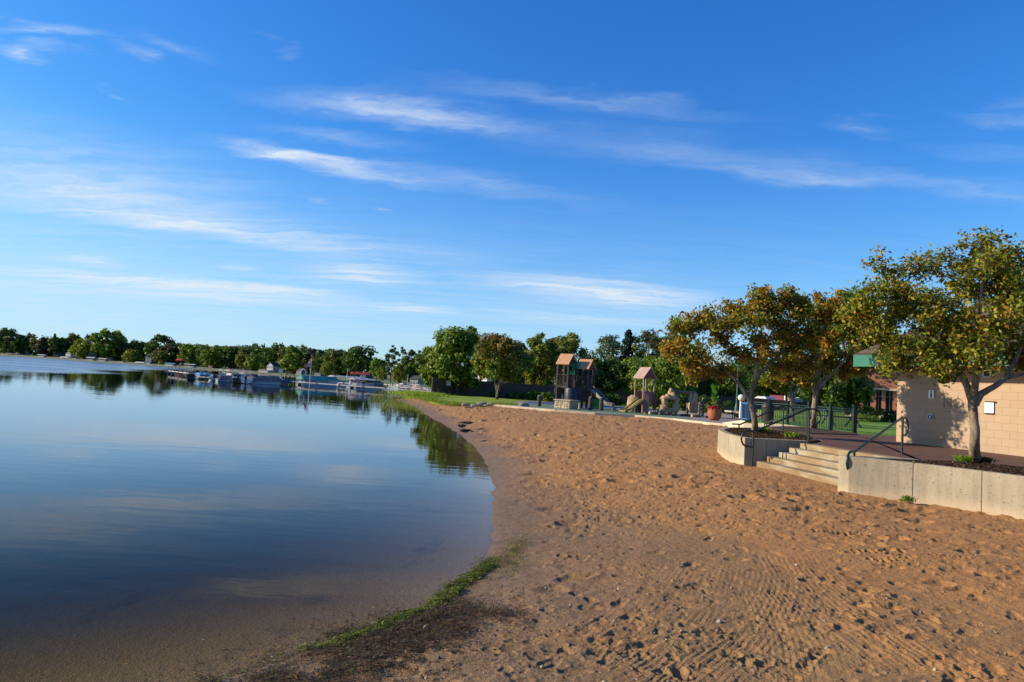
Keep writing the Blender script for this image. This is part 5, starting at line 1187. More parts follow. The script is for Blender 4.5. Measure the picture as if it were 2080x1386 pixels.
# bushes along the fence and on the lawn
for x, yt, hw, dep, pal, lb in [(1006, 795, 14, 70, G_DK, 'round shrub left of the bare stemmed maple'), (1052, 795, 16, 68, G_DK, 'round shrub right of the bare stemmed maple'), (1082, 791, 14, 68, G_MD, 'round shrub behind the first bollard'), (1112, 797, 14, 67, G_MD, 'bright round shrub left of the tallest play tower'),
    (1035, 800, 12, 71, G_DK, 'small dark shrub among the maple stems'), (1205, 798, 16, 69, G_DK, 'dark shrub behind the green play panel'), (1248, 800, 18, 69, G_DK, 'dark shrub behind the end of the grey slide'), (1385, 800, 14, 64, G_DK, 'dark shrub seen through the rock arch'),
    (1430, 800, 16, 62, G_DK, 'dark shrub left of the flower pot plant'), (1448, 805, 14, 64, G_MD, 'green shrub behind the flower pot'), (1480, 812, 16, 62, G_DK, 'dark low shrub left of the lamp post base')]:
    bush(x, yt, hw, dep, pal, int(x), lb, zb=.03, n=1500, ls=.16)
bush(1272, 776, 13, 77, [((.30, .33, .16), 4), ((.50, .50, .36), 3), ((.14, .20, .05), 2)], 1272, 'white flowering hydrangea shrub above the board fence', zb=.0, n=2200, ls=.22)
bush(903, 768, 10, 73, G_YL, 903, 'bright yellow green shrub showing over the fence left end', zb=0, n=900, ls=.22)
bush(920, 770, 8, 73.5, G_MD, 920, 'light green shrub showing over the fence beside the yellow one', zb=0, n=700, ls=.22)
# rocks at lawn edge
for x, y, w_, lb in [(945, 824, .50, 'flat tan rock at the left of the lawn edge'), (962, 826, .38, 'small pale rock second along the lawn edge'), (978, 824, .70, 'dark flat rock in the middle of the lawn edge'), (987, 826, .26, 'little round pale rock at the lawn edge'), (996, 824, .42, 'grey rock right in the lawn edge row'), (1003, 823, .30, 'last small rock beside the path end')]:
    p = G(x, y, .03); t = thing('edge_rock', lb, 'rock', p, 'rocks along the lawn edge'); mb = MB(); mb.rock(p + Zv * .06, (w_, w_ * .7, w_ * .45), x, .25, 2); mb.build('stone', mat('edge_stone_%d' % (x % 3), [(.32, .27, .21), (.14, .13, .12), (.40, .36, .30)][x % 3], None, 5, .95, .02, 9), t)
p = G(1066, 827, .05) + Vector((0, .6, 0)); t = thing('landscape_boulder', 'grey boulder where the green play surface begins', 'rock', p); mb = MB(); mb.rock(p + Zv * .1, (.7, .5, .35), 5, .3, 2); mb.build('stone', mat('edge_stone_g', (.22, .22, .2), None, 5, .95, .02, 9), t)
# driftwood lumps on the beach near the water
for x, y, w_, lb in [(950, 861, .45, 'dark clump of driftwood and weed on the sand near the waterline'), (937, 867, .28, 'smaller dark clump nearest the waterline'), (944, 877, .34, 'flattened dark clump below the driftwood')]:
    p = G(x, y, -.03); t = thing('driftwood_clump', lb, 'driftwood', p, 'dark clumps on the sand'); mb = MB(); rnd = random.Random(x)
    for k in range(7): a = rnd.uniform(0, 3.1); o = Vector((rnd.uniform(-.4, .4) * w_, rnd.uniform(-.5, .5) * w_, .03)); d = Vector((math.cos(a), math.sin(a), rnd.uniform(-.1, .3))) * w_ * .5; mb.tube([p + o - d, p + o + Vector((0, 0, .03)), p + o + d], [.012, .03, .008], 5)
    mb.rock(p + Zv * .02, (w_ * .7, w_ * .5, .10), x, .4, 2); mb.build('wood', mat('wet_wood', (.05, .035, .028), None, 8, .9), t)

# ================================================================== PLAYGROUND
DPOST = mat('dark_play_post', (.035, .030, .042), (.025, .022, .030), 4, .5); ROOFO = mat('orange_play_roof', (.56, .325, .175), (.47, .265, .14), 2, .7); ROOFP = mat('pink_play_roof', (.43, .30, .26), (.36, .25, .215), 2, .7)
PWOOD = mat('pink_play_wood', (.30, .18, .155), (.23, .135, .115), 4, .75, stretch=(6, 6, .5)); SLATM = mat('brown_play_slat', (.10, .065, .045), (.07, .045, .032), 4, .75); RUST = mat('rust_play_panel', (.25, .075, .04), (.19, .055, .03), 4, .75)
def gable(mb, c, a, lx, ly, hz, th=.05, ribs=9):
    """gable roof, ridge along local y; a = rotation; returns list of rib boxes"""
    R = Matrix.Rotation(a, 3, 'Z'); c = Vector(c)
    def P(x, y, z): return c + R @ Vector((x, y, z))
    for s in (-1, 1):
        for k in range(ribs):
            y0 = -ly / 2 + ly * k / ribs; y1 = y0 + ly / ribs * (.80 if True else 1)
            vs = [P(s * lx / 2, y0, 0), P(s * lx / 2, y1, 0), P(s * .01, y1, hz), P(s * .01, y0, hz)]; up = [v + Vector((0, 0, th)) for v in vs]
            mb.addvf(vs + up, [(0, 1, 2, 3), (7, 6, 5, 4), (0, 4, 5, 1), (1, 5, 6, 2), (2, 6, 7, 3), (3, 7, 4, 0)])
        vs = [P(s * lx / 2 * .97, -ly / 2 * .98, .0), P(s * lx / 2 * .97, ly / 2 * .98, .0), P(0, ly / 2 * .98, hz), P(0, -ly / 2 * .98, hz)]; vs2 = [v - Vector((0, 0, .02)) for v in vs]
        mb.addvf(vs + vs2, [(0, 1, 2, 3), (7, 6, 5, 4), (0, 4, 5, 1), (1, 5, 6, 2), (2, 6, 7, 3), (3, 7, 4, 0)])
    return mb
def gable_end(mb, c, a, lx, ly, hz):
    R = Matrix.Rotation(a, 3, 'Z'); c = Vector(c)
    for s in (-1, 1):
        y = s * (ly / 2 - .12); v = [c + R @ Vector(q) for q in ((-lx / 2 * .9, y, .02), (lx / 2 * .9, y, .02), (0, y, hz * .92))]; w = [q + R @ Vector((0, .04, 0)) for q in v]
        mb.addvf(v + w, [(0, 1, 2), (5, 4, 3), (0, 3, 4, 1), (1, 4, 5, 2), (2, 5, 3, 0)])
    return mb
def sq(c, a, h, s): R = Matrix.Rotation(a, 3, 'Z'); return [Vector(c) + R @ Vector((i * h, j * s, 0)) for i, j in ((-1, -1), (1, -1), (1, 1), (-1, 1))]
PD = 53.0; K_ = PD / FPX
def pg(x, z=.045, dep=PD): v = at_depth(x, dep, z); return v
# -- tall twin tower play structure
T1 = pg(1147); T2 = pg(1187); pt_ = thing('play_structure', 'tall dark play structure with two orange slatted gable roofs and a grey slide', 'play structure', T1)
ang = math.radians(57)
def zpix(x, y, dep=PD): return W(x, y, dep).z
for (c, xr, ytop, ybot, lx) in [(T1, 1147, 720, 741, 1.45), (T2, 1186, 731, 750, 1.40)]:
    zt = zpix(xr, ytop); zb = zpix(xr, ybot); mb = gable(MB(), (c.x, c.y, zb), ang, lx, 1.15, zt - zb); rf = mb.build('roof', ROOFO, pt_)
    gable_end(MB(), (c.x, c.y, zb), ang, lx, 1.15, zt - zb).build('gable_panel', mat('dark_rust_gable', (.12, .055, .035), None, 3, .8), rf)
    for q in sq(c, ang, .52, .46):
        mb = MB(); mb.box(q + Zv * ((zb + .05) / 2), (.13, .13, zb + .05), rz=ang); mb.build('post', DPOST, pt_)
    dz = zpix(xr, 787); mb = MB(); mb.box(c + Zv * dz, (1.15, 1.0, .09), rz=ang); mb.build('deck', SLATM, pt_)
    P4 = sq(c, ang, .52, .46)
    for i in (0, 3) if c is T1 else (0, 1):
        a, b = P4[i], P4[(i + 1) % 4]; mb = MB(); d = (b - a).normalized()
        for k in range(1, 9): p = a.lerp(b, k / 9); mb.bar(p + Zv * (dz + .05), p + Zv * (dz + .92), .035, .035)
        mb.bar(a + Zv * (dz + .93), b + Zv * (dz + .93), .06, .05); mb.build('railing', SLATM, pt_)
# bridge, enclosed climber, lower panels between
cm = pg(1168); mb = MB(); dz = zpix(1168, 788); mb.box(cm + Zv * dz, (1.4, .9, .08), rz=.2); mb.build('bridge_deck', SLATM, pt_)
mb = MB()
for s in (-.42, .42):
    for k in range(14): mb.bar(cm + Vector((-.75 + k * .115, s, dz + .04)), cm + Vector((-.75 + k * .115, s, dz + .85 + .10 * math.cos((k - 6.5) * .25))), .03, .03)
    mb.bar(cm + Vector((-.8, s, dz + .88)), cm + Vector((.85, s, dz + .88)), .05, .05)
mb.build('bridge_railing', SLATM, pt_)
mb = MB(); cc = pg(1161, .045, PD - 1.0); h_ = zpix(1161, 790, PD - 1); mb.lathe(cc, [(.52, 0), (.55, .1), (.55, h_ - .15), (.48, h_)], 18); mb.build('enclosed_climber', mat('navy_plastic', (.022, .026, .05), None, 3, .45), pt_, smooth=True)
mb = MB(); mb.box(pg(1152, 1.0, PD - .5), (.5, .06, 1.9), rz=.5); mb.build('climbing_wall', mat('grey_play_wall', (.12, .10, .09), None, 6, .9), pt_)
for x_, y_ in [(1136, 795), (1190, 800)]: mb = MB(); p = pg(x_, zpix(x_, y_)); mb.box(p, (.9, .06, .5), rz=.4); mb.build('activity_panel', RUST if x_ > 1150 else SLATM, pt_)
for x_ in (1170, 1203):
    mb = MB(); c = pg(x_, 0, PD + (1.0 if x_ > 1180 else -.3)); z_ = zpix(x_, 745 if x_ > 1180 else 762); mb.tube([c, c + Zv * z_], .10, 10); mb.build('post', DPOST, pt_)
for x_ in (1166, 1183, 1193): mb = MB(); c = pg(x_, 0, PD - .9); mb.tube([c, c + Zv * zpix(x_, 772)], .055, 8); mb.build('post', DPOST, pt_)
# leaf shaped toppers
for (xa, ya, yb, hw, col, lb, dd) in [(1169, 730, 750, 6.2, (.02, .19, .12), 'dark green leaf topper', 0), (1163, 749, 762, 5.2, (.12, .42, .16), 'light green leaf topper', -.4)]:
    D_ = PD + dd - .4; a = W(xa + 1, ya, D_); b = W(xa - 1.5, yb, D_); w_ = hw * K_; n = 9; mb = MB(); L_ = [(b.lerp(a, k / n), w_ * math.sin(math.pi * min(1, (.12 + .88 * k / n)) ** .62) ) for k in range(n + 1)]
    vs = []; 
    for p, w2 in L_: vs += [p + Vector((-w2, -.12, 0)), p + Vector((0, .10, 0)), p + Vector((w2, -.12, 0)), p + Vector((0, .16, 0))]
    mb.addvf(vs, [f for k in range(n) for f in [(4 * k, 4 * k + 1, 4 * k + 5, 4 * k + 4), (4 * k + 1, 4 * k + 2, 4 * k + 6, 4 * k + 5), (4 * k + 2, 4 * k + 3, 4 * k + 7, 4 * k + 6), (4 * k + 3, 4 * k, 4 * k + 4, 4 * k + 7)]])
    mb.build('leaf_topper', mat('leaf_plastic_%d' % xa, col, None, 3, .45), pt_, label=lb)
# grey slide running down to the right
sl_ = [W(x, y, d) for x, y, d in [(1196, 789, 53.0), (1204, 795, 52.6), (1214, 804, 52.2), (1224, 815, 51.8), (1233, 823, 51.5), (1245, 826, 51.3)]]
def chute(pts, w, h, th, mat_, par, name='slide'):
    mb = MB(); pts = spline3(pts, 5); n = len(pts)
    for s0, s1, z0, z1 in [(-w / 2, w / 2, 0, th), (-w / 2 - th, -w / 2, 0, h), (w / 2, w / 2 + th, 0, h)]:
        vs = []
        for i, p in enumerate(pts):
            d = (pts[min(i + 1, n - 1)] - pts[max(i - 1, 0)]).normalized(); sd = d.cross(Zv).normalized(); up = sd.cross(d)
            for a_, b_ in ((s0, z0), (s1, z0), (s1, z1), (s0, z1)): vs.append(p + sd * a_ + up * b_)
        mb.addvf(vs, [(4 * i + j, 4 * i + (j + 1) % 4, 4 * i + 4 + (j + 1) % 4, 4 * i + 4 + j) for i in range(n - 1) for j in range(4)] + [(3, 2, 1, 0), (4 * n - 4, 4 * n - 3, 4 * n - 2, 4 * n - 1)])
    return mb.build(name, mat_, par)
def spline3(pts, n):
    P = [pts[0] * 2 - pts[1]] + list(pts) + [pts[-1] * 2 - pts[-2]]; out = []
    for i in range(1, len(P) - 2):
        for k in range(n):
            t = k / n; a, b, c, d = P[i - 1:i + 3]; out.append(.5 * ((2 * b) + (-a + c) * t + (2 * a - 5 * b + 4 * c - d) * t * t + (-a + 3 * b - 3 * c + d) * t ** 3))
    return out + [P[-2]]
chute(sl_, .50, .26, .05, mat('grey_slide', (.23, .205, .175), (.19, .17, .15), 3, .5), pt_)
mb = MB(); p = sl_[-1]; mb.box((p.x + .05, p.y, .18), (.3, .7, .28)); mb.build('slide_exit', mat('grey_slide', (.23, .205, .175)), pt_)
# stone box
sb = G(1152, 834, .045); sb = Vector((sb.x, sb.y, .045)); sb = pg(1151, .045, 49.3); st = thing('stone_planter_box', 'square tan stone faced box with flat cap in front of the tall play structure', 'planter', sb)
RUB = mat('rubble_stone', (.50, .38, .25), (.36, .26, .165), 5, .95, .03, 5, c3=(.62, .50, .36))
sz = 1.22; a_ = math.radians(-33); mb = MB(); mb.box(sb + Zv * .28, (sz, sz, .56), rz=a_); mb.build('body', RUB, st)
mb = MB(); rnd = random.Random(5); R = Matrix.Rotation(a_, 3, 'Z')
for fx in range(4):
    R2 = Matrix.Rotation(a_ + fx * math.pi / 2, 3, 'Z'); y_ = .02
    while y_ < .54:
        hh = rnd.uniform(.09, .17); hh = min(hh, .56 - y_); u_ = -sz / 2
        while u_ < sz / 2 - .02:
            ww = min(rnd.uniform(.14, .34), sz / 2 - u_); mb.rock(sb + R2 @ Vector((u_ + ww / 2, -sz / 2 - .005, y_ + hh / 2)), (ww * .95, .07, hh * .93), rnd.randint(0, 999), .1, 1, rz=a_ + fx * math.pi / 2, power=6); u_ += ww
        y_ += hh
mb.build('stone_facing', RUB, st); mb = MB(); mb.box(sb + Zv * .60, (sz + .16, sz + .16, .09), rz=a_); mb.build('cap', mat('stone_cap', (.42, .34, .25), (.34, .27, .2), 3, .9), st, bevel=.015)
# bollards
LOG = mat('dark_log', (.075, .06, .055), (.05, .042, .04), 4, .9, .01, 12, stretch=(1, 1, .3))
def bollard(x, dep, h, lb, r=.16, m=LOG):
    p = pg(x, .043, dep); t = thing('wood_bollard', lb, 'bollard', p, 'log bollards at the playground edge'); mb = MB(); mb.tube([p, p + Zv * (h * .5), p + Zv * (h - .06), p + Zv * h], [r, r * .97, r * .97, r * .8], 12); mb.build('post', m, t, smooth=True)
    mb = MB(); mb.tube([p + Zv * (h * 1.0), p + Zv * (h * 1.0 + .035)], [r * .8, r * .55], 12); mb.build('cap', mat('pale_cap', (.35, .31, .27), None, 3, .8), t)
bollard(1096, 50.5, .78, 'dark log bollard left of the stone box'); bollard(1200, 49.8, .92, 'dark log bollard left of the green panel'); bollard(1222, 49.3, .92, 'dark log bollard right of the green panel')
gp = pg(1211, .043, 50.2); t = thing('activity_board', 'bright green activity panel between two dark bollards', 'activity board', gp)
mb = MB(); mb.box(gp + Zv * .48, (.62, .06, .62)); mb.build('panel', mat('lime_panel', (.035, .24, .03), (.03, .18, .025), 5, .5), t, bevel=.01)
mb = MB(); mb.bar(gp + Vector((-.36, 0, .12)), gp + Vector((-.36, 0, .84)), .06, .05); mb.bar(gp + Vector((.36, 0, .12)), gp + Vector((.36, 0, .84)), .06, .05); mb.bar(gp + Vector((-.36, 0, .83)), gp + Vector((.36, 0, .83)), .05, .05); mb.bar(gp + Vector((-.36, 0, .13)), gp + Vector((.36, 0, .13)), .05, .05); mb.build('frame', DPOST, t)
p = pg(1163 + 15, .043, 50.5); t = thing('ground_play_post', 'short pale post standing before the tall play structure', 'post', p); mb = MB(); mb.tube([p, p + Zv * .45], [.09, .07], 8); mb.build('post', mat('pale_cap', (.35, .31, .27)), t)
# -- small tower with yellow slide
PT = 50.6; kT = PT / FPX; tc_ = pg(1308, .043, PT); tt = thing('play_tower', 'small pinkish wooden play tower with ribbed gable roof and yellow double slide', 'play tower', tc_)
a3 = math.radians(-28) * -1; a3 = math.radians(28); zb = zpix(1303, 769, PT); zt = zpix(1318, 748, PT)
mb = gable(MB(), (tc_.x, tc_.y, zb), a3, 1.30, 1.22, zt - zb, ribs=8); rf = mb.build('roof', ROOFP, tt); gable_end(MB(), (tc_.x, tc_.y, zb), a3, 1.3, 1.22, zt - zb).build('gable_panel', RUST, rf)
P4 = sq(tc_, a3, .50, .48); dz = zpix(1303, 822, PT) + .12
for q in P4: mb = MB(); mb.box(q + Zv * (zb / 2 + .02), (.085, .085, zb), rz=a3); mb.build('post', PWOOD, tt)
mb = MB(); mb.box(tc_ + Zv * dz, (1.08, 1.04, .08), rz=a3); mb.build('deck', PWOOD, tt)
for i in range(4):
    a, b = P4[i], P4[(i + 1) % 4]; mb = MB()
    if i == 3: continue
    for k in range(1, 7): p = a.lerp(b, k / 7); mb.bar(p + Zv * (dz + .02), p + Zv * (dz + .78), .13, .03)
    mb.bar(a + Zv * (dz + .80), b + Zv * (dz + .80), .07, .06); mb.build('wall_panel', PWOOD if i != 1 else RUST, tt)
mb = MB(); pz = zpix(1312, 797, PT - .9)
for k in range(5): x_ = 1307 + k * 2.6; p = pg(x_, 0, PT - .9 - k * .05); mb.bar(p, p + Zv * (pz - k * .09 + .1), .085, .03)
mb.build('plank_screen', PWOOD, tt)
for k, x_ in enumerate((1325, 1330)): mb = MB(); p = pg(x_, 0, PT - .2); mb.rock(p + Zv * (1.15 - .35 * k), (.30, .28, .95), 5 + k, .3, 2); mb.build('climbing_hold', mat('brown_rock', (.19, .12, .085), (.13, .08, .06), 4, .9), tt)
ys = [W(x, y, d) for x, y, d in [(1303, 813, PT - .6), (1299, 815, PT - .8), (1290, 822, PT - 1.1), (1279, 831, PT - 1.4), (1271, 834.5, PT - 1.6), (1263, 835.5, PT - 1.8)]]
YEL = mat('yellow_slide', (.40, .32, .10), (.34, .27, .085), 3, .45)
chute(ys, .52, .16, .05, YEL, tt, 'slide'); mb = MB(); ys2 = spline3([p + Vector((0, 0, .03)) for p in ys], 5)
for a, b in zip(ys2, ys2[1:]): mb.bar(a, b, .05, .14)
mb.build('slide_divider', YEL, tt)
for p in (ys[-1], ys[-2]): mb = MB(); mb.box((p.x + .1, p.y, p.z / 2), (.07, .4, p.z)); mb.build('slide_leg', mat('slide_leg', (.2, .18, .1), None, 3, .6), tt)
mb = MB(); mb.rock(pg(1288, .62, PT + .3), (.8, .6, 1.45), 8, .3, 2); mb.build('rock_side', mat('tan_rock', (.36, .25, .155), (.27, .18, .11), 4, .95, .03, 6, c3=(.44, .32, .2)), tt)
for x_ in (1292, 1300): mb = MB(); p = pg(x_, .0, PT - .5); mb.tube([p, p + Zv * .72], .12, 9); mb.build('log_support', LOG, tt)
# -- climbing rock with window, stone arch, logs
TAN = mat('tan_rock', (.36, .25, .155)); PR = 49.6
def rk(t, name, x, y, w_, h_, seed, dep=PR, dy=.7, rz=0, lb=None):
    c = W(x, y, dep); mb = MB(); mb.rock(c, (w_ * dep / FPX * 1.12, dy, h_ * dep / FPX * 1.12), seed, .22, 3, rz=rz, power=3.4); return mb.build(name, TAN, t, label=lb)
cr = thing('climbing_rock', 'tan sandstone climbing rock with a square window hole', 'climbing rock', pg(1357, .04, PR))
for x, y, w_, h_ in [(1347, 830, 14, 16), (1350, 816, 11, 16), (1373, 830, 12, 18), (1373, 816, 8, 18), (1360, 808, 30, 8), (1360, 836, 26, 8), (1364, 800, 12, 14), (1363, 793, 6, 8), (1356, 805, 8, 8), (1340, 835, 8, 8), (1353, 808, 7, 6)]: rk(cr, 'rock', x, y, w_, h_, int(x * 3 + y))
sa = thing('rock_arch', 'rough stone bridge slab resting on a tan rock column', 'climbing rock', pg(1395, .04, PR + .6))
mb = MB(); a = W(1366, 796, PR + .5); b = W(1407, 799, PR + .8); mb.rock((a + b) / 2, ((b - a).length * 1.05, .9, .26), 44, .15, 3, power=5); mb.build('slab', mat('shaded_rock', (.20, .15, .11), (.15, .11, .08), 4, .95, .03, 6), sa)
for x, y, w_, h_ in [(1402, 806, 6, 18), (1403, 817, 6, 14), (1403, 829, 9, 16), (1409, 812, 10, 26), (1410, 830, 12, 16)]: rk(sa, 'rock', x, y, w_, h_, int(x * 2 + y), PR + .5, .8)
lg = [(1329, 835, 22, 6, 'pale squared log step in front of the climbing rock'), (1312, 838, 8, 3, 'flat pale stepping slab beside the small tower'), (1392, 839, 22, 5, 'long log lying right of the climbing rock'), (1414, 839, 20, 5.5, 'log with pale cut end before the rope posts'), (1437, 838, 12, 4, 'dark short log beside the flower pot')]
for x, y, w_, h_, lb in lg:
    p = W(x, y, PR - 1.2); t = thing('balance_log', lb, 'log', (p.x, p.y, .043), 'logs and stumps of the climbing course'); r_ = h_ * PR / FPX / 2; L_ = w_ * PR / FPX / 2
    mb = MB(); mb.tube([Vector((p.x - L_, p.y - .2, r_ + .03)), Vector((p.x, p.y, r_ + .05)), Vector((p.x + L_, p.y + .2, r_ + .03))], [r_, r_ * 1.05, r_], 10); mb.build('log', TAN if 'pale' in lb else LOG, t, smooth=True)
for x, lb in [(1343, 'dark round stump left in front of the climbing rock'), (1357, 'dark round stump centred before the climbing rock'), (1371, 'dark round stump right in front of the climbing rock')]:
    p = pg(x, .043, PR - 1.4); t = thing('stump_step', lb, 'stump', p, 'logs and stumps of the climbing course'); mb = MB(); mb.tube([p, p + Zv * .22], [.18, .16], 12); mb.build('stump', LOG, t)
for x, h, dep, lb in [(1396, 1.15, 50.5, 'log post just left of the rock column'), (1421, 1.0, 51.5, 'log post left of the tall rope post'), (1428, 1.35, 51.0, 'tallest log post left of the flower pot')]:
    bollard(x, dep, h, lb, .10, mat('grey_log', (.17, .14, .12), (.12, .10, .09), 4, .9, .01, 12, stretch=(1, 1, .3)))
a = pg(1421, .9, 51.5); b = pg(1428, 1.2, 51.0); t = thing('climbing_rope', 'sagging rope strung between the log posts', 'rope', pg(1415, .04, 51)); mb = MB()
for z0 in (.95, .7, .45): mb.tube([pg(1409, z0, 50.6), pg(1415, z0 - .12, 50.9), pg(1421, z0, 51.5), pg(1425, z0 - .04, 51.2), pg(1428, z0 + .05, 51)], .018, 5)
mb.build('rope', mat('rope', (.25, .22, .18), None, 6, .9), t)
mb = MB(); t = thing('low_railing', 'thin metal railing between small tower and climbing rock', 'railing', pg(1335, .04, 51))
for x_ in (1332, 1346): p = pg(x_, .04, 51); mb.bar(p, p + Zv * 1.15, .03, .03)
mb.bar(pg(1332, 1.15, 51), pg(1346, 1.17, 51), .03, .03); mb.build('rail', mat('rust_metal', (.30, .19, .08), None, 3, .6), t)

# ================================================================== HOUSES
def house(label, x, dep, w, d, h, rh, rz, wallc, roofc, zb, nwin=3, ridge='x', cat='house', floors=1, name='house'):
    o = at_depth(x, dep, zb); t = thing(name, label, cat, o); wm_ = mat('siding_%d_%d' % (int(x), int(dep)), wallc, None, .8, .8); rm = mat('roofing_%d_%d' % (int(x), int(dep)), roofc, None, 1.5, .9); R = Matrix.Rotation(rz, 3, 'Z')
    def loc(mb): mb.v = [tuple(R @ Vector(v)) for v in mb.v]; return mb
    mb = MB()
    if ridge == 'x': mb.addvf([(-w / 2, -d / 2, -.5), (w / 2, -d / 2, -.5), (w / 2, d / 2, -.5), (-w / 2, d / 2, -.5), (-w / 2, -d / 2, h), (w / 2, -d / 2, h), (w / 2, d / 2, h), (-w / 2, d / 2, h), (-w / 2, 0, h + rh), (w / 2, 0, h + rh)], [(0, 1, 5, 4), (2, 3, 7, 6), (1, 2, 6, 9, 5), (3, 0, 4, 8, 7), (3, 2, 1, 0)])
    else: mb.addvf([(-w / 2, -d / 2, -.5), (w / 2, -d / 2, -.5), (w / 2, d / 2, -.5), (-w / 2, d / 2, -.5), (-w / 2, -d / 2, h), (w / 2, -d / 2, h), (w / 2, d / 2, h), (-w / 2, d / 2, h), (0, -d / 2, h + rh), (0, d / 2, h + rh)], [(0, 1, 5, 8, 4), (2, 3, 7, 9, 6), (1, 2, 6, 5), (3, 0, 4, 7), (3, 2, 1, 0)])
    loc(mb).build('wall', wm_, t, local=True)
    mb = MB(); e = .4; th = .14
    if ridge == 'x': S_ = [((-w / 2 - e, s * (d / 2 + e), h - e * rh / (d / 2)), (w / 2 + e, s * (d / 2 + e), h - e * rh / (d / 2)), (w / 2 + e, 0, h + rh), (-w / 2 - e, 0, h + rh)) for s in (-1, 1)]
    else: S_ = [((s * (w / 2 + e), -d / 2 - e, h - e * rh / (w / 2)), (s * (w / 2 + e), d / 2 + e, h - e * rh / (w / 2)), (0, d / 2 + e, h + rh), (0, -d / 2 - e, h + rh)) for s in (-1, 1)]
    for q in S_: lo = [Vector(v) + Vector((0, 0, .01)) for v in q]; up = [v + Vector((0, 0, th)) for v in lo]; mb.addvf(lo + up, [(0, 1, 2, 3), (7, 6, 5, 4), (0, 4, 5, 1), (1, 5, 6, 2), (2, 6, 7, 3), (3, 7, 4, 0)])
    loc(mb).build('roof', rm, t, local=True)
    for fl in range(floors):
        for k in range(nwin):
            xx = -w / 2 + w * (k + .5) / nwin; zz = 1.3 + fl * 2.7; mb = MB(); mb.box((xx, -d / 2 - .03, zz), (w / nwin * .5, .05, 1.3)); f = loc(mb).build('window', GL, t, local=True)
            mb = MB(); ww = w / nwin * .5
            for dx, dz2, sx, sz2 in ((0, .68, ww + .16, .08), (0, -.68, ww + .16, .08), (ww / 2 + .04, 0, .08, 1.3), (-ww / 2 - .04, 0, .08, 1.3), (0, 0, .05, 1.3)): mb.box((xx + dx, -d / 2 - .06, zz + dz2), (sx, .06, sz2))
            loc(mb).build('window_frame', WHT, f, local=True)
    return t
house('white sided house glimpsed between the maples above the board fence', 1042, 96, 9, 8, 3.0, 2.2, .2, (.66, .66, .64), (.30, .28, .26), .2, 4)
house('brown low house with grey roof behind the tallest play tower', 1122, 92, 11, 8, 2.7, 1.8, -.1, (.16, .12, .10), (.22, .185, .165), .1, 4)
house('peach walled house with brown roof seen behind the second play tower', 1200, 90, 8, 8, 2.6, 2.0, .15, (.52, .28, .17), (.24, .17, .14), .1, 3)
house('low house with rose grey gable roof right of the grey slide', 1250, 92, 9, 8, 1.6, 1.7, -.2, (.22, .18, .16), (.30, .22, .20), .1, 3)
house('blue grey house behind the hydrangea', 1294, 93, 5, 7, 3.0, 1.6, 0, (.16, .24, .30), (.10, .11, .12), .1, 2)
house('dark brown house half hidden left of the parked cars', 1520, 120, 10, 8, 3.0, 2.0, 0, (.12, .09, .08), (.10, .09, .085), .5, 3)
far_h = [(45, 350, 11, 3.2, 2.0, (.70, .62, .55), (.22, .17, .14), 'white trimmed house glimpsed at the far left of the opposite shore', 1, 5), (84, 347, 13, 3.0, 1.8, (.09, .13, .16), (.07, .08, .09), 'dark blue grey house under the brownish tree on the opposite shore', 1, 4), (118, 343, 10, 3.2, 2.0, (.12, .18, .22), (.30, .32, .34), 'teal house with pale roof left of the yellow crowned tree', 1, 3),
   (143, 336, 9, 4.2, 2.2, (.74, .74, .72), (.22, .24, .26), 'white house at the foot of the yellow crowned tree', 2, 3), (178, 328, 15, 5.6, 2.0, (.45, .52, .58), (.18, .20, .22), 'wide pale grey blue house with rows of windows under the yellow crown', 2, 6), (226, 326, 8, 3.2, 1.6, (.55, .58, .6), (.14, .15, .16), 'small pale cottage right of the tallest shore tree', 1, 3),
   (306, 303, 9, 5.4, 2.4, (.10, .15, .24), (.07, .08, .1), 'blue house behind the small yellow green shore tree', 2, 3), (433, 262, 6, 2.4, 1.5, (.12, .09, .09), (.10, .08, .08), 'dark boathouse behind the far dock', 1, 2), (553, 232, 8, 5.2, 2.4, (.74, .75, .78), (.07, .07, .12), 'white lake house with dark gable behind the pontoon boats', 2, 3),
   (540, 228, 12, 1.2, .3, (.70, .70, .68), (.60, .60, .58), 'long white porch in front of the white lake house', 1, 6), (612, 218, 7, 3.0, 1.8, (.45, .42, .40), (.12, .12, .12), 'grey cottage behind the flag pole', 1, 2), (650, 210, 8, 2.4, 1.6, (.30, .34, .34), (.10, .1, .1), 'low shaded cottage right of the flag pole', 1, 3),
   (742, 176, 6, 3.4, 1.6, (.05, .14, .17), (.05, .08, .1), 'dark teal house right of the red boat cover', 1, 2), (848, 128, 6, 3.0, 1.6, (.40, .44, .46), (.08, .09, .1), 'shaded grey house behind the dock end trees', 1, 3)]
for x, dep, w_, h_, rh_, wc, rc, lb, fl, nw in far_h:
    dep += 12 if dep > 240 else 4; wc = tuple(v * .62 for v in wc); rc = tuple(v * .6 for v in rc)
    g = G_at(x, dep); hs_ = house(lb, x, dep, w_, 8, h_, rh_, math.atan2(-1, 2.2) if x < 330 else -.5, wc, rc, max(zat(g.x, dep), WZ + .35), nw, 'y' if x in (553, 143) else 'x', floors=fl); q_ = .55 if dep > 240 else (.46 if dep > 225 else .40); hs_.scale = (q_ * .8, q_ * .8, q_)

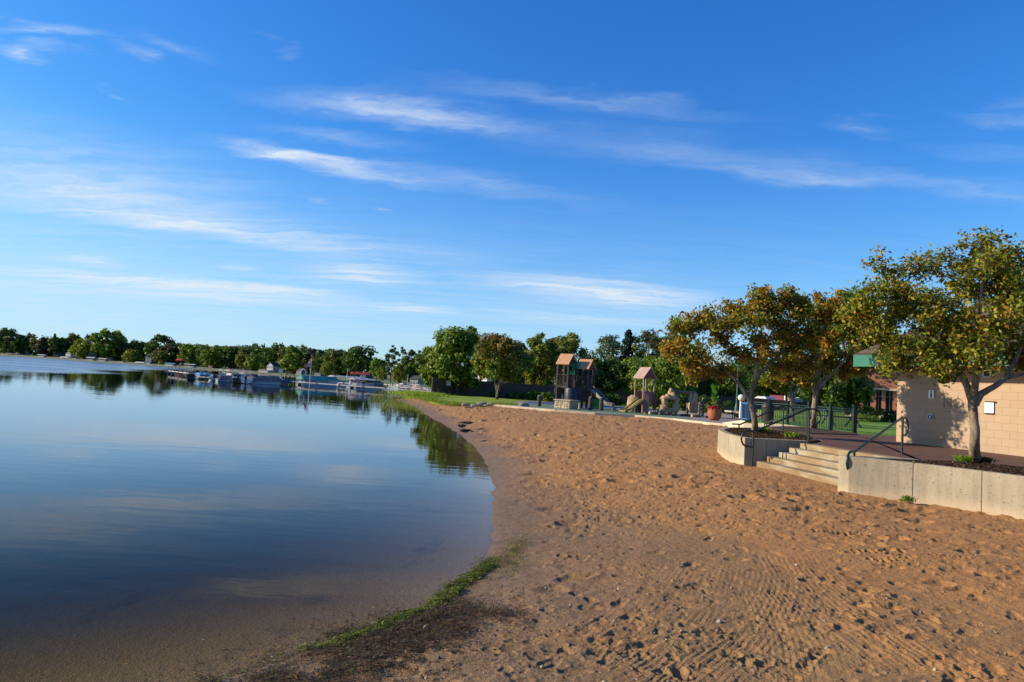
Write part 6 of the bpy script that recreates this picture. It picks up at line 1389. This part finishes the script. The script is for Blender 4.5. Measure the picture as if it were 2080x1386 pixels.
# ================================================================== DOCKS AND BOATS
DOCK = mat('dock_metal', (.42, .41, .38), (.33, .33, .31), 2, .6); DWOOD = mat('dock_boards', (.34, .29, .23), (.26, .22, .18), 2, .8)
def dock(label, pts, w=1.1, zd=.28, m=DOCK, post_h=.75, step=2.4, name='dock'):
    P = [Vector((p[0], p[1], 0)) for p in pts]; t = thing(name, label, 'dock', (P[0].x, P[0].y, WZ)); mb = MB()
    for a, b in zip(P, P[1:]):
        mb.bar(a + Zv * (zd + WZ), b + Zv * (zd + WZ), w, .12)
        for k in range(max(2, int((b - a).length / .6))): pass
    mb.build('deck', m, t)
    for a, b in zip(P, P[1:]):
        d = (b - a); n = max(1, int(d.length / step)); d.normalize(); sd = Vector((-d.y, d.x, 0)) * (w / 2 + .04)
        for k in range(n + 1):
            for s in (-1, 1):
                if len([c for c in t.children if c.name.startswith('post')]) > 90: break
                q = a.lerp(b, k / n) + sd * s; mb = MB(); mb.bar(q + Zv * (WZ - 1.2), q + Zv * (WZ + zd + post_h * (1 if (k + s) % 3 else .45)), .06, .06); mb.build('post', m, t)
    return t
def DP(x, dep): g = G_at(x, dep); return (g.x, dep)
dock('long pale dock running left from the end of the board fence', [DP(880, 80), DP(740, 84), DP(600, 88), DP(528, 90)], .55, .42, post_h=.35, step=3.0)
dock('second dock line farther out behind the long one', [DP(884, 92), DP(790, 98), DP(700, 102), DP(640, 106)], .5, .45, post_h=.4, step=2.2)
dock('third pale dock in the distance right of the boat canopies', [DP(878, 108), DP(800, 113), DP(748, 118)], .6, .45, post_h=.6, step=2.0)
dock('thin dock with tall posts at the left end of the marina', [DP(410, 92), DP(375, 102), DP(345, 112)], .5, .50, post_h=.9, step=2.6)
dock('wooden dock below the blue covered boats', [DP(445, 87), DP(404, 89)], .8, .30, DWOOD, .5, 1.8)
HW = mat('hull_white', (.52, .53, .54), (.44, .45, .47), 2, .35); ALU = mat('aluminium', (.45, .46, .48), None, 2, .4, metal=.5); BLK_ = mat('outboard_black', (.012, .012, .014), None, 2, .4)
def boat_at(label, x, dep, rz, kind, col=(.35, .36, .4), L=6.0, cover=None, motor=True, zoff=0.0, grp='boats moored at the marina', name=None, motorc=None):
    p = DP(x, dep); t = thing(name or kind, label, 'boat', (p[0], p[1], WZ + zoff), grp); R = Matrix.Rotation(rz, 3, 'Z'); cm = mat('boat_colour_%d' % int(x * 10), col, None, 2, .4)
    def loc(mb): mb.v = [tuple(R @ Vector(v)) for v in mb.v]; return mb
    h = L / 2; B = 2.3
    if kind == 'pontoon_boat':
        for s in (-1, 1): mb = MB(); mb.tube([(-h, s * .85, .12), (h - .8, s * .85, .12), (h - .1, s * .85, .28)], [.30, .30, .05], 10); loc(mb).build('pontoon', ALU, t, local=True)
        mb = MB(); mb.box((0, 0, .46), (L - .4, B, .10)); loc(mb).build('deck', ALU, t, local=True)
        for s in (-1, 1): mb = MB(); mb.box((.1, s * (B / 2 - .05), .82), (L - 1.0, .05, .60)); loc(mb).build('side_panel', cm, t, local=True); mb = MB(); mb.bar((-h + .5, s * (B / 2 - .05), 1.16), (h - .4, s * (B / 2 - .05), 1.16), .05, .05); loc(mb).build('rail', ALU, t, local=True)
        for s in (-1, 1): mb = MB(); mb.box((s * (h - .45), 0, .82), (.05, B - .1, .60)); loc(mb).build('side_panel', cm, t, local=True)
        for s in (-1, 1): mb = MB(); mb.box((.9 * s, .6, .80), (1.5, .6, .55)); loc(mb).build('seat', mat('boat_seat', (.55, .52, .48), None, 2, .6), t, local=True)
    else:
        prof = [(-h, .95, .0), (-h * .2, 1.1, .0), (h * .5, .85, .05), (h, .05, .35)]; vs = []
        for x_, b_, k_ in prof: vs += [(x_, -b_, .85 + k_ * .5), (x_, -b_ * .75, .1 + k_), (x_, b_ * .75, .1 + k_), (x_, b_, .85 + k_ * .5)]
        mb = MB(); mb.addvf(vs, [(4 * i + j, 4 * i + j + 1, 4 * i + 5 + j, 4 * i + 4 + j) for i in range(3) for j in range(3)] + [(0, 3, 2, 1), (12, 13, 14, 15)] + [(4 * i, 4 * i + 4, 4 * i + 7, 4 * i + 3) for i in range(3)]); loc(mb).build('hull', cm, t, local=True)
        mb = MB(); mb.addvf([(.2, -.75, .9), (.2, .75, .9), (-.25, .65, 1.45), (-.25, -.65, 1.45), (.95, 0, .92)], [(0, 1, 2, 3), (0, 4, 1)]); loc(mb).build('windshield', GL, t, local=True)
        mb = MB(); mb.box((-.6, 0, .98), (1.2, 1.5, .28)); loc(mb).build('seat', HW, t, local=True)
    if motor:
        mb = MB(); mb.box((-h - .28, 0, 1.05), (.42, .42, .58), taper=.75); mb.box((-h - .25, 0, .45), (.22, .18, .9)); mb.box((-h - .30, 0, .0), (.42, .10, .16)); loc(mb).build('outboard_motor', motorc or BLK_, t, local=True, bevel=.03)
    t.scale = (.66, .66, .66) if dep < 150 else (.72, .72, .72)
    if cover:
        z0, z1, cc_ = cover; vs = []; n = 9
        for i in range(n):
            for s in (-1, 1): vs.append((-h + L * i / (n - 1), s * (B / 2 + .12), z0))
            vs.append((-h * .97 + L * .97 * i / (n - 1), 0, z1 + .06 * math.sin(i * 2.3)))
        mb = MB(); mb.addvf(vs, [f for i in range(n - 1) for f in [(3 * i, 3 * i + 3, 3 * i + 5, 3 * i + 2), (3 * i + 1, 3 * i + 2, 3 * i + 5, 3 * i + 4)]] + [(0, 2, 1), (3 * n - 3, 3 * n - 2, 3 * n - 1)])
        loc(mb).build('canopy', mat('canvas_%d' % int(x), cc_, None, 1.5, .8), t, local=True)
        if z0 > 1.3:
            for i in (-1, 1):
                for s in (-1, 1): mb = MB(); mb.bar((i * (h - .9), s * B / 2, .5), (i * (h - .9), s * (B / 2 + .1), z0), .05, .05); loc(mb).build('canopy_pole', ALU, t, local=True)
    return t
boat_at('boat under a navy cover leftmost in the near marina', 408, 92, .2, 'runabout', (.03, .04, .06), 4.6, (.9, 1.25, (.015, .022, .04)), False)
boat_at('boat with bright light blue cover beside the navy one', 423, 90, .9, 'runabout', (.07, .20, .34), 4.4, (.9, 1.25, (.06, .30, .55)), False)
boat_at('white boat stern with raised dark outboard motor', 438, 84, 1.9, 'runabout', (.72, .72, .74), 5.2, None, True)
boat_at('low pontoon boat with maroon striped sides', 462, 84, 1.15, 'pontoon_boat', (.26, .20, .23), 6.4, None, False)
boat_at('dark hulled boat with black motor between the maroon pontoon and the red boat', 482, 82, 2.0, 'runabout', (.03, .03, .035), 5.0, None, True)
boat_at('red hulled boat behind the two black motors', 499, 85, .5, 'runabout', (.35, .02, .035), 5.0, None, False)
boat_at('white boat with big black outboard facing the lake', 508, 81, 1.7, 'runabout', (.74, .74, .76), 5.4, None, True)
boat_at('blue grey pontoon boat under a dark cover', 537, 82, 1.05, 'pontoon_boat', (.13, .17, .22), 6.2, (1.1, 1.55, (.04, .05, .08)), False)
boat_at('brown covered boat behind the white outboard boat', 515, 96, 1.0, 'runabout', (.3, .25, .2), 6, (1.5, 1.8, (.32, .27, .2)), False)
boat_at('pale rose canopied boat behind the maroon striped pontoon', 484, 112, .9, 'pontoon_boat', (.5, .45, .45), 6, (1.8, 2.1, (.45, .30, .28)), False)
boat_at('white cuddy boat with canopy far behind the marina left part', 465, 122, .5, 'runabout', (.72, .72, .74), 5, (1.6, 1.8, (.55, .55, .55)), False)
boat_at('low blue boat between pontoon and jet ski lift', 572, 88, .2, 'runabout', (.08, .15, .28), 4.0, None, False)
boat_at('pontoon boat beneath the big green canopy', 636, 92, .95, 'pontoon_boat', (.22, .27, .30), 6.6, (1.15, 2.0, (.09, .36, .26)), False, name='pontoon_boat')
boat_at('second boat with darker green canopy joined to the big green one', 664, 95, 1.2, 'pontoon_boat', (.35, .42, .46), 5.6, (1.2, 2.0, (.04, .22, .16)), False)
boat_at('boat lift with long white canopy in the centre of the marina', 694, 108, .85, 'pontoon_boat', (.25, .27, .30), 6.5, (1.9, 2.25, (.48, .48, .46)), False)
boat_at('boat lift with white canopy farther right, just left of the red cover', 716, 110, 1.1, 'pontoon_boat', (.25, .27, .30), 5.5, (1.9, 2.2, (.42, .42, .42)), False)
boat_at('pontoon boat with white rounded canopy next to the white outboards', 734, 94, 1.1, 'pontoon_boat', (.28, .32, .36), 6.4, (1.75, 2.1, (.42, .44, .46)), True, motorc=HW)
boat_at('dark pontoon boat right of the rounded canopy', 757, 97, 1.2, 'pontoon_boat', (.05, .06, .08), 5.5, (1.2, 1.7, (.03, .035, .05)), False)
boat_at('small boat with white outboard in front of the rounded canopy', 735, 86, 1.7, 'runabout', (.20, .22, .25), 3.6, None, True, motorc=HW)
boat_at('bright red covered boat raised on its lift', 730, 124, .3, 'runabout', (.45, .06, .05), 5, (1.9, 2.5, (.45, .05, .04)), False, zoff=.6)
boat_at('red and white boat at the right end of the docks', 855, 116, .8, 'runabout', (.40, .10, .07), 4.6, (.9, 1.1, (.55, .50, .45)), False)
boat_at('green and white skiff pulled up left of the red one', 822, 120, .8, 'runabout', (.40, .45, .36), 5.0, None, False)
# far shore boats
for x, dep, lb, kd, col, cv in [(18, 345, 'tan boat at the far left shore', 'runabout', (.5, .45, .4), (1.4, 1.8, (.3, .24, .18))), (84, 335, 'covered boat with pale canopy below the spiky tree', 'pontoon_boat', (.4, .4, .42), (1.8, 2.2, (.62, .58, .52))), (130, 328, 'white boat below the round topped pine', 'runabout', (.68, .68, .7), (1.2, 1.8, (.5, .5, .5))),
   (155, 322, 'white motor boat in front of the white shore house', 'runabout', (.72, .72, .73), None), (184, 312, 'boat with grey white canopy in front of the wide blue grey house', 'pontoon_boat', (.3, .3, .32), (2.0, 2.6, (.40, .40, .40))), (208, 306, 'long white canopied boat lift on the opposite shore', 'pontoon_boat', (.3, .34, .4), (1.9, 2.4, (.45, .44, .40))),
   (250, 300, 'white runabout left of the small yellow tree', 'runabout', (.7, .7, .72), None), (284, 294, 'white boat right of the small yellow tree', 'runabout', (.62, .62, .64), (1.0, 1.6, (.5, .5, .5))), (305, 286, 'white fishing boat below the blue house', 'runabout', (.7, .68, .66), None), (345, 272, 'pale boat under a blue canopy', 'pontoon_boat', (.55, .52, .5), (1.6, 2.1, (.08, .24, .45))),
   (385, 258, 'white canopied boat with short mast', 'pontoon_boat', (.35, .33, .3), (1.9, 2.3, (.42, .41, .39)))]:
    boat_at(lb, x, dep - 8, -.35, kd, col, 7.0, cv, False, grp='boats moored along the opposite shore')
# umbrella / red canopy
p = at_depth(366, 262, WZ); t = thing('beach_umbrella', 'red umbrella on the shore lawn below the wide green tree', 'umbrella', p); mb = MB(); mb.tube([p, p + Zv * 3.4], .07, 6); mb.build('pole', ALU, t); mb = MB(); mb.lathe(p, [(2.3, 2.7), (1.3, 3.2), (.05, 3.6)], 10); mb.build('canopy', mat('red_canvas', (.45, .05, .025), None, 2, .8), t)
# marina furniture
def pole(name, label, cat, x, dep, z0, z1, r, m, grp=None): p = at_depth(x, dep, z0); t = thing(name, label, cat, p, grp); mb = MB(); mb.tube([p, Vector((p.x, p.y, z1))], [r, r * .7], 7); mb.build('pole', m, t); return t, p
zf = zpix(634, 728, 88) ; t, p = pole('flag_pole', 'white flag pole with limp flag in front of the green canopies', 'flag pole', 629.5, 88, WZ - .6, zf, .055, HW)
mb = MB(); n = 7; top = Vector((p.x, p.y, zf - .05)); vs = []
for i in range(n + 1):
    f = i / n; vs += [top + Vector((-.05 - .18 * f * math.sin(f * 3), -.05 * math.sin(i * 2), -.95 * f)), top + Vector((-.18 - .55 * f ** .8, .10 * math.sin(i * 1.7), -.25 - 1.05 * f))]
mb.addvf(vs, [(2 * i, 2 * i + 1, 2 * i + 3, 2 * i + 2) for i in range(n)]); mb.build('flag', mat('flag_cloth', (.42, .16, .20), (.50, .48, .52), 3.2, .8, c3=(.06, .07, .18)), t)
pole('mooring_post', 'thin pale pole rising behind the white boat canopies', 'post', 704, 106, WZ, zpix(704, 748, 106), .05, HW)
pole('mooring_post', 'pale pole with orange tag near the dock end', 'post', 871, 96, WZ, zpix(871, 764, 96), .05, HW)
pole('mooring_post', 'thin pale pole left of the skiff at the docks', 'post', 827, 112, WZ, zpix(827, 760, 112), .05, HW)
p = at_depth(569, 90, 0); z1 = zpix(569, 749, 90); z0 = zpix(569, 758, 90); t = thing('dock_box_sign', 'square cream box on a post above the blue pontoon boat', 'box', (p.x, p.y, z0)); mb = MB(); mb.box((p.x, p.y, (z0 + z1) / 2), (.44, .35, z1 - z0)); mb.build('box', mat('cream_box', (.66, .55, .38), None, 2, .7), t); mb = MB(); mb.bar((p.x + .15, p.y, WZ - .5), (p.x + .15, p.y, z0), .07, .07); mb.build('post', DWOOD, t)
p = at_depth(589, 91, WZ + .9); t = thing('boat_lift_wheel', 'dark spoked boat lift wheel left of the green canopy', 'wheel', p); mb = MB()
ring = [p + Vector((.62 * math.cos(a * math.pi / 10), 0, .62 * math.sin(a * math.pi / 10))) for a in range(21)]; mb.tube(ring, .06, 6); mb.build('rim', BLK_, t); mb = MB()
for k in range(4): a = k * math.pi / 4; mb.bar(p - Vector((math.cos(a), 0, math.sin(a))) * .6, p + Vector((math.cos(a), 0, math.sin(a))) * .6, .04, .04)
mb.build('spokes', BLK_, t); mb = MB(); mb.bar(p + Vector((0, .1, 0)), p + Vector((0, .1, -1.6)), .1, .1); mb.build('stand', BLK_, t)
p = at_depth(615, 89, zpix(615, 757, 89)); t = thing('lift_wheel', 'white round lift wheel standing left of the flag pole', 'wheel', p); mb = MB(); mb.tube([p + Vector((.34 * math.cos(a * math.pi / 8), 0, .42 * math.sin(a * math.pi / 8))) for a in range(17)], .10, 7); mb.build('rim', HW, t); mb = MB(); mb.bar(p - Zv * .4, Vector((p.x - .1, p.y, WZ - .5)), .14, .12); mb.build('stand', HW, t)
p = at_depth(689, 87, WZ + .35); t = thing('mooring_buoy', 'round cream mooring buoy in front of the white canopies', 'buoy', p); mb = MB(); mb.rock(p, (.62, .62, .56), 2, 0, 3, power=2); mb.build('float', mat('buoy_cream', (.62, .50, .34), None, 2, .5), t, smooth=True); mb = MB(); mb.tube([p - Zv * .25, p - Zv * .6], .06, 6); mb.build('stem', ALU, t)
p = at_depth(874, 82, WZ); t = thing('boat_ladder', 'white ladder leaning at the dock end beside the fence', 'ladder', p); mb = MB()
for s in (0, .45): mb.bar(p + Vector((s, 0, .1)), p + Vector((s - .45, 0, 1.5)), .06, .06)
for k in range(4): f = (k + .5) / 4; mb.bar(p + Vector((-.45 * f, 0, .1 + 1.4 * f)), p + Vector((.45 - .45 * f, 0, .1 + 1.4 * f)), .05, .05)
mb.build('frame', HW, t)

# small pebbles and crumbs on the near sand
rs = np.random.RandomState(55); n = 2600; rr_ = 3.4 + 16 * rs.rand(n) ** 1.3; aa_ = np.radians(rs.uniform(-8, 44, n)); X = rr_ * np.sin(aa_); Y = rr_ * np.cos(aa_); s_ = sdn(X, Y); k = (s_ > .5) & ~((X > 5.6) & (Y > 6)); X = X[k]; Y = Y[k]; s_ = s_[k]; n = len(X)
land_ = np.clip((s_ - .1) / .9, 0, 1); Z = hbase(X, Y, s_) + land_ * (fbm(X * .45, Y * .45, 3, 11) * .10 + fbm(X * 2.2, Y * 2.2, 3, 12) * .035)
sz = .006 + .016 * rs.rand(n) ** 4; u = np.array([[1, 0, 0], [0, 1, 0], [-1, 0, 0], [0, -1, 0], [0, 0, 1], [0, 0, -1]], float); F = np.array([[0, 1, 4], [1, 2, 4], [2, 3, 4], [3, 0, 4], [1, 0, 5], [2, 1, 5], [3, 2, 5], [0, 3, 5]])
V = (np.stack([X, Y, Z], 1)[:, None] + u[None] * sz[:, None, None] * rs.uniform(.6, 1.3, (n, 6, 3))).reshape(-1, 3); Q = (np.arange(n)[:, None, None] * 6 + F[None]).reshape(-1, 3)
tag(link_mesh('beach_pebbles', np_mesh('beach_pebbles', V, Q, np.repeat(pick(n, [((.30, .22, .15), 4), ((.12, .09, .07), 4), ((.50, .44, .36), 1)], rs), 6, 0)), GRASSM), 'tiny pebbles and crumbs scattered over the near sand', 'pebbles', None, 'stuff')
